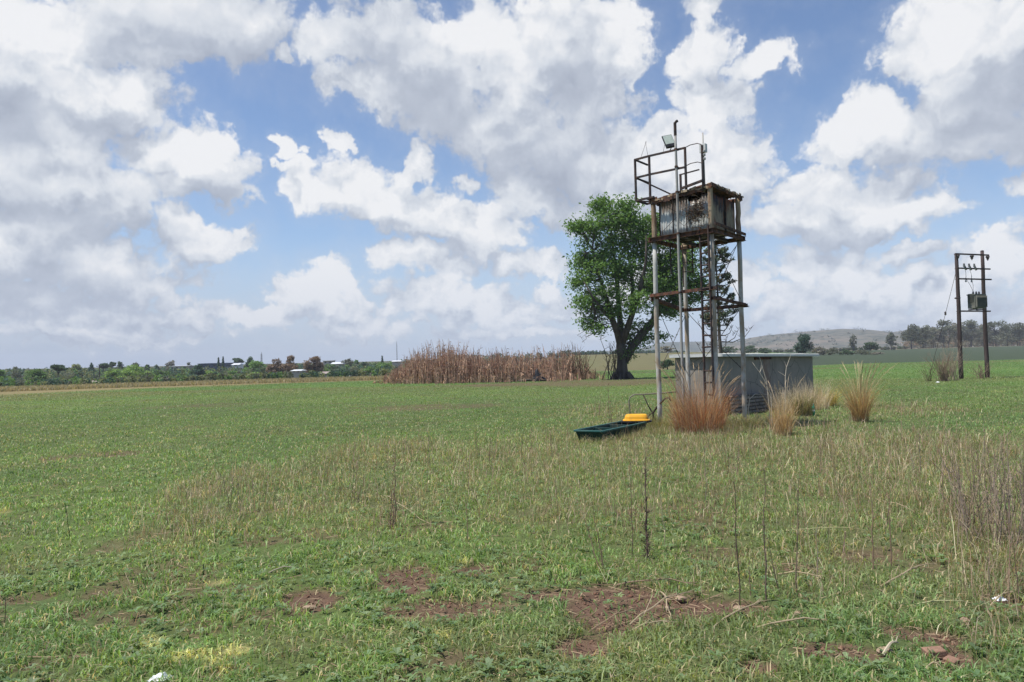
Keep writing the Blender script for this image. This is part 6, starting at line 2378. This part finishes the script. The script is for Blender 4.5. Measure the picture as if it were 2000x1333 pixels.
# ------------------------------------------------------------------ grass tussocks round the tower
def tussock(name, base, r0, H, flare, n, cols, w, label, droop=0.5, plumes=0, dark_base=0.5, pcol=None, lean=(0, 0), minh=0.35):
    base = np.asarray(base, float)
    a = rng.uniform(0, 2 * math.pi, n)
    u = rng.uniform(0, 1, n) ** 0.5
    P0 = base + np.stack([np.cos(a) * r0 * u, np.sin(a) * r0 * u, np.full(n, -0.02)], 1)
    a2 = a + rng.normal(0, 0.6, n)
    h = H * (minh + (1 - minh) * rng.uniform(0, 1, n) ** 0.8)
    fl = flare * rng.uniform(0.05, 1.0, n) * (0.3 + 0.7 * u)
    D = np.stack([np.cos(a2), np.sin(a2), np.zeros(n)], 1)
    k = 5
    dr = droop * rng.uniform(0, 1, n) ** 2 * np.where(rng.uniform(0, 1, n) < 0.16, 2.0, 1.0)
    rings = []
    wa = rng.uniform(0, math.pi, n)
    side = np.stack([np.cos(wa), np.sin(wa), np.zeros(n)], 1)
    for i in range(k + 1):
        t = i / k
        p = P0 + D * (fl * t ** 1.7 + dr * h * 0.6 * t ** 3)[:, None] + np.array([0, 0, 1.0]) * (h * np.maximum(t - dr * 0.55 * t ** 3, 0.05 * t))[:, None]
        p = p + np.array([lean[0], lean[1], 0]) * (h * t * t)[:, None] + rng.normal(0, 0.017, (n, 3)) * (0 < i)
        ww = w * (1 - 0.85 * t) * rng.uniform(0.7, 1.3, n)
        rings.append((p - side * ww[:, None] / 2, p + side * ww[:, None] / 2))
    V = np.stack([q for r in rings for q in r], 1)
    b = np.arange(n)[:, None] * (2 * (k + 1))
    F = np.concatenate([b + [[2 * i, 2 * i + 1, 2 * i + 3, 2 * i + 2]] for i in range(k)])
    cols = np.array(cols)
    c = cols[rng.integers(0, len(cols), n)] * rng.uniform(0.7, 1.25, n)[:, None]
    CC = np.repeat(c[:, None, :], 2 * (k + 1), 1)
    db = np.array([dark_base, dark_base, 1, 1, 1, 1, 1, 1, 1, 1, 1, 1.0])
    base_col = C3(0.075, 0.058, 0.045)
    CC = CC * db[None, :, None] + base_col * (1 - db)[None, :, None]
    V, CC = V.reshape(-1, 3), CC.reshape(-1, 3)
    if plumes:
        o = thing(name, base, label, 'grass tussock')
        np_mesh('blades', V, F, CC, M['grass'], o)
        m = MB()
        pc = pcol or (0.42, 0.34, 0.22)
        for i in range(plumes):
            a = rng.uniform(0, 2 * math.pi)
            hh = H * rng.uniform(1.0, 1.32)
            ff = flare * rng.uniform(0.3, 1.25)
            pts = [base + np.array([math.cos(a) * (r0 * 0.5 + ff * t ** 1.8), math.sin(a) * (r0 * 0.5 + ff * t ** 1.8), hh * (t - 0.12 * t ** 4)]) for t in (0, 0.25, 0.5, 0.75, 0.9, 1.0)]
            kk = rng.uniform(0.75, 1.15)
            m.tube(pts, [w * 0.45, w * 0.4, w * 0.4, w * 0.35, w * 0.8, w * 0.2], 4, col=tuple(kk * q for q in pc), cap=False)
            d = pts[5] - pts[3]
            for j in range(10):
                s = pts[3] + d * rng.uniform(0.25, 1.0)
                e = s + d * rng.uniform(0.1, 0.25) + rng.normal(0, 0.022, 3)
                m.tube([s, e], [w * 0.32, w * 0.1], 3, col=tuple(kk * q for q in pc), cap=False)
        m.build('seed_stalks', M['stalk'], o)
        return o
    return tag(np_mesh(name, V, F, CC, M['grass'], None, base), label, 'grass tussock')


RUST = [(0.30, 0.13, 0.066), (0.22, 0.095, 0.052), (0.29, 0.175, 0.105), (0.22, 0.125, 0.078), (0.33, 0.255, 0.17), (0.15, 0.085, 0.055)]
TAN = [(0.38, 0.28, 0.16), (0.32, 0.22, 0.12), (0.26, 0.16, 0.085), (0.42, 0.34, 0.22)]
GOLD = [(0.34, 0.24, 0.125), (0.27, 0.16, 0.085), (0.26, 0.21, 0.10), (0.22, 0.125, 0.07), (0.38, 0.31, 0.18)]
PALE = [(0.40, 0.34, 0.26), (0.34, 0.28, 0.21), (0.28, 0.21, 0.15), (0.45, 0.39, 0.30)]
GREENB = [(0.15, 0.16, 0.06), (0.12, 0.10, 0.05), (0.24, 0.19, 0.10), (0.08, 0.07, 0.04)]
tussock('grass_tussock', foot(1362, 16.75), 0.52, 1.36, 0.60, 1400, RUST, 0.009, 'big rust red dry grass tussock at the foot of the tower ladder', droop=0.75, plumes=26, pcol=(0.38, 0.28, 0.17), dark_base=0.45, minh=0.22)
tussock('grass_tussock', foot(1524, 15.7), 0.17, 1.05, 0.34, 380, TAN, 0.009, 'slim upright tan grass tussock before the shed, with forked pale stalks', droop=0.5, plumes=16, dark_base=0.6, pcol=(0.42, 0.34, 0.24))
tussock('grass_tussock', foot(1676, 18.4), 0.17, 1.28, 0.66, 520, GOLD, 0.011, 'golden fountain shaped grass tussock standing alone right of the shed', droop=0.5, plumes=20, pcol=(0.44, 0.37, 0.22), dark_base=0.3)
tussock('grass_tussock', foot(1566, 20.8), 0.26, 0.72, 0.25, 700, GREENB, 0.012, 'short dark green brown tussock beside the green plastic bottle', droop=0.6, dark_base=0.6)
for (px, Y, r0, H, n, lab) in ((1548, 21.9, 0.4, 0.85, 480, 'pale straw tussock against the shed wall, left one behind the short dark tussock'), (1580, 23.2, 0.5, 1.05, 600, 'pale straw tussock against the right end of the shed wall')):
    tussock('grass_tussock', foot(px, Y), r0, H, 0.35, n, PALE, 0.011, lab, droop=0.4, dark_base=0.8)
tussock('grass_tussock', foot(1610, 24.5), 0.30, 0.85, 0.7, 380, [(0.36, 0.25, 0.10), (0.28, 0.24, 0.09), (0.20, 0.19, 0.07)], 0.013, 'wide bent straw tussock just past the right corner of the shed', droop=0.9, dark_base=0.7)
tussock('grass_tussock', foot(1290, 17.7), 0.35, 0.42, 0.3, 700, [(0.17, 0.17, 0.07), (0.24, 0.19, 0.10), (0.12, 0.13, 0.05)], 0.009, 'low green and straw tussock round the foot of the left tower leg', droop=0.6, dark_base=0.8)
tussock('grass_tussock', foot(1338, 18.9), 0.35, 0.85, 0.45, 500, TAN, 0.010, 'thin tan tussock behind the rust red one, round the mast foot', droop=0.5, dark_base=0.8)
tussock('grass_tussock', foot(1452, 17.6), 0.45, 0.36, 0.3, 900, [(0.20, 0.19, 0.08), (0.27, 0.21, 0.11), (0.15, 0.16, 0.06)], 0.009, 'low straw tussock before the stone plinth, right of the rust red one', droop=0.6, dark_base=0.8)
TUFT = [(0.17, 0.19, 0.07), (0.25, 0.21, 0.12), (0.12, 0.16, 0.055), (0.30, 0.25, 0.16)]
for (px, Y, r0, H, n, lab) in ((1128, 15.15, 0.22, 0.20, 200, 'low green tuft at the left end of the green trough'), (1172, 14.85, 0.28, 0.22, 260, 'low mixed tuft hiding the near corner of the green trough'),
                               (1208, 15.45, 0.26, 0.24, 240, 'low mixed tuft along the near side of the green trough'), (1238, 16.2, 0.26, 0.26, 240, 'low straw tuft before the far end of the green trough'),
                               (1275, 16.6, 0.30, 0.30, 260, 'low straw tuft between the yellow tub and the left tower leg'), (1420, 16.5, 0.34, 0.30, 260, 'low straw tuft right beside the rust red tussock')):
    tussock('grass_tuft', foot(px, Y), r0, H, 0.16, n, TUFT, 0.008, lab, droop=0.7, dark_base=0.85)
# pale bent canes leaning against the shed wall
for (x0, y0, x1, y1, x2, y2, x3, y3, Y, lab) in ((1462, 800, 1464, 780, 1475, 770, 1505, 771, 18.8, 'pale bent cane arching right from the right rear tower leg'),
                                                 (1503, 800, 1497, 745, 1490, 720, 1483, 696, 17.2, 'straight pale cane leaning left across the shed wall'),
                                                 (1534, 780, 1534, 735, 1536, 718, 1545, 693, 17.0, 'pale forked cane standing upright before the shed wall'),
                                                 (1506, 772, 1494, 745, 1484, 728, 1474, 715, 17.1, 'short pale cane leaning left below the straight one')):
    m = MB()
    p = [at(x0, y0, Y), at(x1, y1, Y), at(x2, y2, Y), at(x3, y3, Y)]
    g = p[0].copy()
    g[2] = tz(g[0], Y) - 0.03
    pts = [g] + p
    m.tube(pts, [0.011, 0.011, 0.010, 0.008, 0.004], 5, col=(0.46, 0.41, 0.33))
    for _ in range(3):
        j = int(rng.integers(2, 5))
        m.tube([pts[j], pts[j] + [rng.normal(0, 0.06), rng.normal(0, 0.03), rng.uniform(0.08, 0.22)]], [0.006, 0.002], 4, col=(0.46, 0.41, 0.33))
    tag(m.build('dry_cane', M['stalk'], None, origin=g), lab, 'cane', 'pale canes by the shed')
# twiggy bushes at the transformer poles
bare_shrub('twiggy_bush', foot(1842, 43.5), 1.75, 1.1, 75, 'dense brown twiggy bush at the foot of the left transformer pole', 'bush', col=(0.26, 0.19, 0.14), rad=0.012, sub=5)
bare_shrub('twiggy_bush', foot(1862, 44.5), 2.6, 0.9, 30, 'taller thin pale twigs rising from the bush at the left transformer pole', 'bush', col=(0.34, 0.28, 0.21), rad=0.010, sub=4)
bare_shrub('twiggy_bush', foot(1915, 45.8), 1.15, 1.0, 34, 'small brown twiggy bush at the foot of the right transformer pole', 'bush', col=(0.24, 0.18, 0.13), rad=0.011, sub=4)
bare_shrub('twiggy_bush', foot(1812, 44.0), 1.1, 0.9, 16, 'faint low twigs left of the bush at the left transformer pole', 'bush', col=(0.14, 0.13, 0.07), rad=0.012, sub=3)


# ------------------------------------------------------------------ dry weeds standing in the foreground
def weed(px, py, ptop, label, thick=0.006, col=(0.10, 0.07, 0.05), lean_px=0, bushy=4, name='weed_stalk', seed_head=0.0, n_stems=1, spread=0.05, group='dry weeds in the field'):
    b = ground(px, py)
    b[2] = tz(b[0], b[1]) - 0.02
    Y = b[1]
    thick *= 0.68
    m = MB()
    for s in range(n_stems):
        o = np.array([rng.normal(0, spread), rng.normal(0, spread), 0]) * (s > 0)
        tip = at(px + lean_px, ptop, Y)
        if s:
            tip = tip + [rng.normal(0, spread * 0.9), rng.normal(0, spread * 1.2), -(tip[2] - b[2]) * rng.uniform(0.0, 0.55)]
        L = np.linalg.norm(tip - b)
        pts = branch_path(b + o, tip + o, 0.0, 0.05, 7)
        k = rng.uniform(0.8, 1.2)
        c = tuple(k * q for q in col)
        m.tube(pts, [thick * f for f in (1.2, 1.1, 1.0, 0.9, 0.8, 0.65, 0.5, 0.3)], 6, col=c)
        for i in range(bushy * 3):
            j = int(rng.integers(1, 8))
            p = pts[j]
            d = np.array([rng.normal(0, 0.55), rng.normal(0, 0.55), rng.uniform(0.3, 1.1)])
            d *= L * rng.uniform(0.03, 0.12) / np.linalg.norm(d)
            m.tube([p, p + d * 0.5 + rng.normal(0, 0.004, 3), p + d], [thick * 0.45, thick * 0.35, thick * 0.15], 4, col=c)
            if rng.uniform() < 0.5:        # dried pod or curled leaf
                e = p + d
                q = rng.normal(0, 1, 3)
                q /= np.linalg.norm(q)
                w = thick * 1.1
                m.tube([e - q * w * 1.5, e, e + q * w * 1.5], [w * 0.2, w * 0.8, w * 0.2], 4, col=tuple(0.8 * v for v in c))
        if seed_head:
            for i in range(26):
                t = rng.uniform(0, 1)
                p = pts[0] + (pts[2] - pts[0]) * t
                q = rng.normal(0, 1, 3) * [1, 1, 0.8]
                q = q / np.linalg.norm(q) * seed_head * rng.uniform(0.4, 1)
                m.tube([p, p + q], [thick * 0.5, thick * 0.15], 3, col=tuple(0.75 * v for v in c))
    o = m.build(name, M['stalk'], None, origin=b)
    return tag(o, label, 'weed', group)


DK, RD, ST, GY = (0.135, 0.098, 0.075), (0.24, 0.16, 0.115), (0.40, 0.33, 0.22), (0.24, 0.20, 0.165)
weed(772, 1030, 872, 'brown weed with a bushy base near the middle of the field, tallest left of centre', 0.007, RD, 0, 6, seed_head=0.10, n_stems=3)
weed(915, 1062, 955, 'faint brown weed in the middle, right of the bushy based one', 0.005, RD, -6, 4)
weed(1180, 1112, 985, 'reddish wavy weed at the upper left edge of the big bare patch', 0.006, RD, -22, 5, n_stems=2)
weed(1234, 1088, 905, 'thin dark weed just left of the thick dark one', 0.005, DK, -2, 5)
weed(1264, 1092, 898, 'thick dark upright weed with a fuzzy base above the big bare patch', 0.010, DK, -4, 8, seed_head=0.09, n_stems=2, spread=0.03)
weed(1300, 1070, 935, 'single pale straw stalk right of the thick dark weed', 0.005, ST, -14, 1)
weed(1444, 1182, 925, 'tall thin dark weed rising from the right end of the big bare patch', 0.006, DK, -11, 3)
weed(1497, 1176, 918, 'tallest dark weed right of the bare patch, straight', 0.007, DK, -5, 4)
weed(1524, 1162, 1040, 'dark weed leaning left into the tallest straight one', 0.005, DK, -28, 2)
weed(1556, 1158, 930, 'tall thin dark weed with a slight curve, right of the leaning one', 0.006, DK, 5, 3)
weed(1466, 1166, 1085, 'short reddish weed between the two tall dark weeds', 0.004, RD, -4, 2)
weed(1542, 1062, 925, 'pale greenish bent stalk behind the tall curved weed', 0.0045, (0.24, 0.24, 0.12), 4, 1)
weed(1646, 1077, 1043, 'short dark stub of a weed in the right middle of the field', 0.010, DK, 5, 1)
weed(1705, 1112, 930, 'brown weed forking low, right of the dark stub', 0.006, RD, -3, 4, n_stems=2)
weed(1728, 1052, 975, 'dark weed leaning right near the forking brown one', 0.005, DK, 10, 2)
weed(1692, 1112, 1062, 'small reddish weed at the foot of the forking brown one', 0.004, RD, -12, 3)
weed(1602, 930, 852, 'small brown weed in the straw before the golden tussock', 0.006, RD, 0, 5)
weed(1597, 1130, 1010, 'thin grey weed between the curved weed and the dark stub', 0.004, GY, -2, 2)
weed(1798, 925, 850, 'grey brown weed below the transformer poles', 0.006, GY, -3, 5, n_stems=2)
weed(1863, 1020, 925, 'thin weed left of the dense stalk bundle on the right', 0.005, RD, -9, 3)
weed(1902, 1048, 858, 'dense bundle of straw and brown stalks, left of the dark twiggy weed', 0.006, (0.27, 0.21, 0.14), -6, 4, n_stems=22, spread=0.13)
weed(1972, 1062, 850, 'dark dense twiggy weed near the right border', 0.006, (0.23, 0.18, 0.145), -4, 6, n_stems=22, spread=0.17)
weed(1998, 1052, 905, 'grey twiggy weed cut by the right border', 0.005, GY, -6, 6, n_stems=14, spread=0.16)
weed(1946, 1075, 880, 'greyish brown clump of stalks between the dense bundle and the dark twiggy weed', 0.006, (0.27, 0.21, 0.155), -4, 4, n_stems=16, spread=0.15)
weed(1926, 985, 820, 'tall loose brown stalks behind the dense bundle on the right', 0.007, (0.28, 0.22, 0.16), -5, 3, n_stems=14, spread=0.20)
weed(1971, 1168, 992, 'tall thin weed in front of the dark twiggy one', 0.005, RD, 0, 2)
weed(1991, 1178, 1062, 'thin dark weed lowest at the right border', 0.005, DK, -12, 2)
weed(1934, 1165, 1080, 'thin grey stalk just left of the white scrap', 0.004, GY, -5, 2)
weed(137, 1048, 968, 'single thin black weed alone in the turf on the left', 0.004, (0.05, 0.045, 0.035), -12, 1)
weed(397, 1120, 1102, 'tiny black stub beside a lime patch on the left', 0.009, (0.03, 0.028, 0.025), 1, 0)
weed(10, 1218, 1160, 'thin dark stalk at the left border', 0.004, DK, 0, 1)
weed(1190, 836, 752, 'slender reddish weed behind the green trough', 0.010, RD, -2, 6, n_stems=2, spread=0.05)
weed(1170, 815, 775, 'low brown weed left behind the green trough', 0.008, RD, 3, 4, n_stems=3, spread=0.08)
weed(955, 905, 850, 'short brown weed in the straw left of the trough', 0.006, RD, 3, 5, n_stems=2)
weed(1090, 1010, 930, 'pale brown weed below the trough', 0.005, (0.2, 0.15, 0.1), -5, 4, n_stems=2)
weed(690, 985, 900, 'pale tangled weed left of the bushy based one', 0.005, (0.22, 0.17, 0.11), 8, 4, n_stems=4, spread=0.08)
weed(470, 1000, 905, 'pale straw weed leftmost of the tall dry ones', 0.005, (0.24, 0.19, 0.12), -10, 3, n_stems=5, spread=0.10)
weed(1380, 985, 880, 'grey thin weed in the straw below the rust red tussock', 0.005, GY, -4, 4)
weed(1440, 930, 845, 'brown weed in the straw right of the rust red tussock', 0.006, RD, 3, 5, n_stems=2)
weed(1840, 985, 880, 'thin brown weed left of the leaning thin one on the right', 0.005, RD, 3, 4, n_stems=2)
for (px, py, pt, lab) in ((1220, 1142, 1128, 'dark stub of a cut weed at the upper left of the big bare patch'), (1133, 1130, 1110, 'dark stub of a cut weed left of the big bare patch'), (1305, 1143, 1125, 'dark stub of a cut weed in the top of the big bare patch'), (1322, 1155, 1140, 'dark stub lowest in the big bare patch'), (1106, 1148, 1134, 'low dark stub nearest the grass on the left of the bare patch')):
    weed(px, py, pt, lab, 0.007, (0.06, 0.045, 0.035), 2, 0, name='weed_stub', group='stubs on the bare patch')


def fallen(x0, y0, x1, y1, label, r=0.005, col=(0.36, 0.29, 0.19), arch=0.03):
    a, b = ground(x0, y0), ground(x1, y1)
    a[2], b[2] = tz(a[0], a[1]) + 0.012, tz(b[0], b[1]) + 0.03
    pts = branch_path(a, b, 0.0, 0.05, 6)
    pts = [p + [0, 0, arch * math.sin(math.pi * i / 6)] for i, p in enumerate(pts)]
    m = MB()
    m.tube(pts, [r, r, r * 0.95, r * 0.9, r * 0.8, r * 0.65, r * 0.35], 5, col=col)
    for _ in range(3):
        j = int(rng.integers(2, 6))
        m.tube([pts[j], pts[j] + (pts[j] - pts[j - 1]) * rng.uniform(0.3, 0.7) + rng.normal(0, 0.02, 3) + [0, 0, 0.015]], [r * 0.5, r * 0.2], 4, col=col)
    tag(m.build('fallen_stalk', M['stalk'], None, origin=a), label, 'fallen stalk', 'fallen dry stalks')


fallen(1398, 1226, 1505, 1182, 'pale fallen stalk running up towards the tallest dark weed')
fallen(1478, 1231, 1616, 1224, 'straight pale fallen stalk lying level in the right foreground', 0.006)
fallen(1205, 1146, 1362, 1147, 'brown fallen stalk level along the top of the big bare patch', 0.006, (0.26, 0.19, 0.13))
fallen(1230, 1225, 1360, 1160, 'pale fallen stalk crossing the big bare patch upwards', 0.005)
fallen(1150, 1240, 1250, 1196, 'brown fallen stalk on the lower left tail of the bare patch', 0.005, (0.28, 0.2, 0.13))
fallen(1225, 1240, 1330, 1225, 'pale fallen stalk along the lower edge of the bare patch', 0.005)
fallen(1290, 1160, 1312, 1225, 'short fallen stalk pointing down the middle of the bare patch', 0.005)
fallen(1512, 1043, 1690, 1041, 'long pale fallen stalk level behind the tall dark weeds', 0.006, (0.34, 0.33, 0.17))
fallen(1770, 1190, 1905, 1191, 'straight greenish fallen stalk left of the white scrap', 0.005, (0.36, 0.36, 0.2))
fallen(1725, 1285, 1755, 1268, 'short pale broken stalk left of the red brick', 0.008, (0.44, 0.38, 0.28))
fallen(1930, 1195, 1985, 1165, 'pale fallen stalk under the white scrap', 0.006)
fallen(1705, 975, 1800, 1010, 'pale fallen stalk among the straw right of the forking weed', 0.006)
fallen(1720, 1150, 1830, 1110, 'pale fallen stalk curving right below the forking weed', 0.006)
fallen(525, 1122, 585, 1118, 'short grey fallen stalk left of the bare patches', 0.006, (0.3, 0.27, 0.2))
fallen(1520, 1125, 1610, 1140, 'fallen stalk at the foot of the curved tall weed', 0.006)
fallen(1810, 1312, 1840, 1318, 'short pale stalk below the red brick', 0.005)
fallen(750, 970, 840, 1030, 'pale fallen stalk beside the bushy based weed', 0.005)


# ------------------------------------------------------------------ stones, bricks, scraps
def stone(px, py, r, seed, label, col=None, mt='stone', name='stone', sink=0.3):
    p = ground(px, py)
    p[2] = tz(p[0], p[1]) + r[2] * (1 - 2 * sink) * 0.6
    m = MB()
    m.rock(p, r, seed)
    tag(m.build(name, M[mt], None, origin=p - [0, 0, r[2]], smooth=False), label, 'stone', 'stones in the foreground')


stone(1443, 1195, (0.045, 0.035, 0.028), 3, 'pale flat stone at the foot of the tall thin weed by the bare patch')
stone(1330, 1172, (0.04, 0.03, 0.022), 4, 'flat brownish stone in the right part of the big bare patch')
stone(1304, 1192, (0.03, 0.02, 0.02), 5, 'small pale stone on the right edge of the photo centre bare patch')
stone(605, 1189, (0.05, 0.03, 0.02), 6, 'flat reddish stone on the round bare patch left of centre')
stone(1560, 1203, (0.045, 0.03, 0.022), 7, 'flat stone half hidden in turf between the fallen stalks')
stone(1728, 1275, (0.05, 0.035, 0.025), 8, 'flat pinkish stone left of the red brick')
stone(1884, 1223, (0.035, 0.03, 0.04), 9, 'rough pale clod in the turf above the red brick')


def brick(px, py, rot, label, tilt=0.08, s=(0.22, 0.106, 0.073), half=False):
    p = ground(px, py)
    z = tz(p[0], p[1])
    m = MB()
    ax = np.array([math.cos(rot), math.sin(rot), tilt])
    ax /= np.linalg.norm(ax)
    ay = np.cross((0, 0, 1), ax)
    ay /= np.linalg.norm(ay)
    azv = np.cross(ax, ay)
    c = np.array([p[0], p[1], z + s[2] * 0.16])
    L = s[0] * (0.6 if half else 1)
    m.box(c, (L, s[1], s[2]), ax, ay, azv)
    o = m.build('brick', M['brick'], None, origin=(p[0], p[1], z), bevel=0.006)
    tag(o, label, 'brick', 'bricks in the right foreground')


brick(1825, 1284, R(-4), 'whole red brick half sunk in the turf at the lower right', s=(0.10, 0.075, 0.062))
brick(1858, 1296, R(-52), 'broken red brick lying just right of the whole one', tilt=-0.15, half=True, s=(0.10, 0.07, 0.035))


def crumpled(name, px, py, size, mt, label, cat, seed, flat=0.5):
    p = ground(px, py)
    z = tz(p[0], p[1])
    g = np.random.default_rng(seed)
    n = 9
    rows = []
    for i in range(n):
        row = []
        for j in range(n):
            u, v = i / (n - 1) - 0.5, j / (n - 1) - 0.5
            h = max(0.0, 0.5 - math.hypot(u, v)) * flat * size + abs(g.normal(0, 0.10)) * size * flat
            row.append(np.array([p[0] + u * size * 1.3 + g.normal(0, 0.03) * size, p[1] + v * size + g.normal(0, 0.03) * size, z + 0.02 + h]))
        rows.append(row)
    m = MB()
    m.sheet(rows)
    o = m.build(name, M[mt], None, origin=(p[0], p[1], z))
    sd = o.modifiers.new('thickness', 'SOLIDIFY')
    sd.thickness = 0.002
    tag(o, label, cat)


crumpled('paper_scrap', 1952, 1180, 0.055, 'paper', 'crumpled white scrap in the grass at the lower right', 'litter', 3, 0.9)
crumpled('plastic_scrap', 313, 1336, 0.075, 'paper', 'white plastic scrap cut by the bottom border on the left', 'litter', 8, 0.9)
crumpled('white_scrap', 1832, 748, 0.16, 'paper', 'small white scrap beside the twiggy bush at the left transformer pole', 'litter', 12, 0.6)


def build_bottle():
    b = foot(1585, 20.6)
    r = thing('plastic_bottle', b, 'green plastic bottle standing in the grass at the right end of the shed', 'bottle')
    m = MB()
    c = b + [0, 0, 0.10]
    m.lathe(c, [(0.035, -0.1), (0.042, 0.02), (0.042, 0.08), (0.038, 0.095), (0.042, 0.11), (0.04, 0.15), (0.017, 0.20), (0.014, 0.22)], 14)
    m.build('bottle_body', M['bottle'], r, smooth=True)
    m = MB()
    m.lathe(c + [0, 0, 0.218], [(0.016, 0), (0.016, 0.02)], 12)
    m.build('cap', M['white_box'], r)
    m = MB()
    m.lathe(c + [0, 0, 0.03], [(0.0435, 0), (0.0437, 0.04)], 14)
    m.build('label_band', M['paper'], r)


build_bottle()


# ------------------------------------------------------------------ the air between here and the hills
def build_haze():
    m = MB()
    m.box((0, 0, 34.0), (5400, 5400, 76.0))
    hm = bpy.data.materials.new('haze_air')
    hm.use_nodes = True
    T = NT(hm.node_tree)
    hm.node_tree.nodes.clear()
    v = T.n('ShaderNodeVolumePrincipled')
    v.inputs['Color'].default_value = rgb(0.80, 0.86, 0.95)
    v.inputs['Density'].default_value = 0.00026
    v.inputs['Anisotropy'].default_value = 0.0
    o = T.n('ShaderNodeOutputMaterial')
    T.link(v.outputs[0], o.inputs['Volume'])
    tag(m.build('haze', hm), kind='stuff')


build_haze()
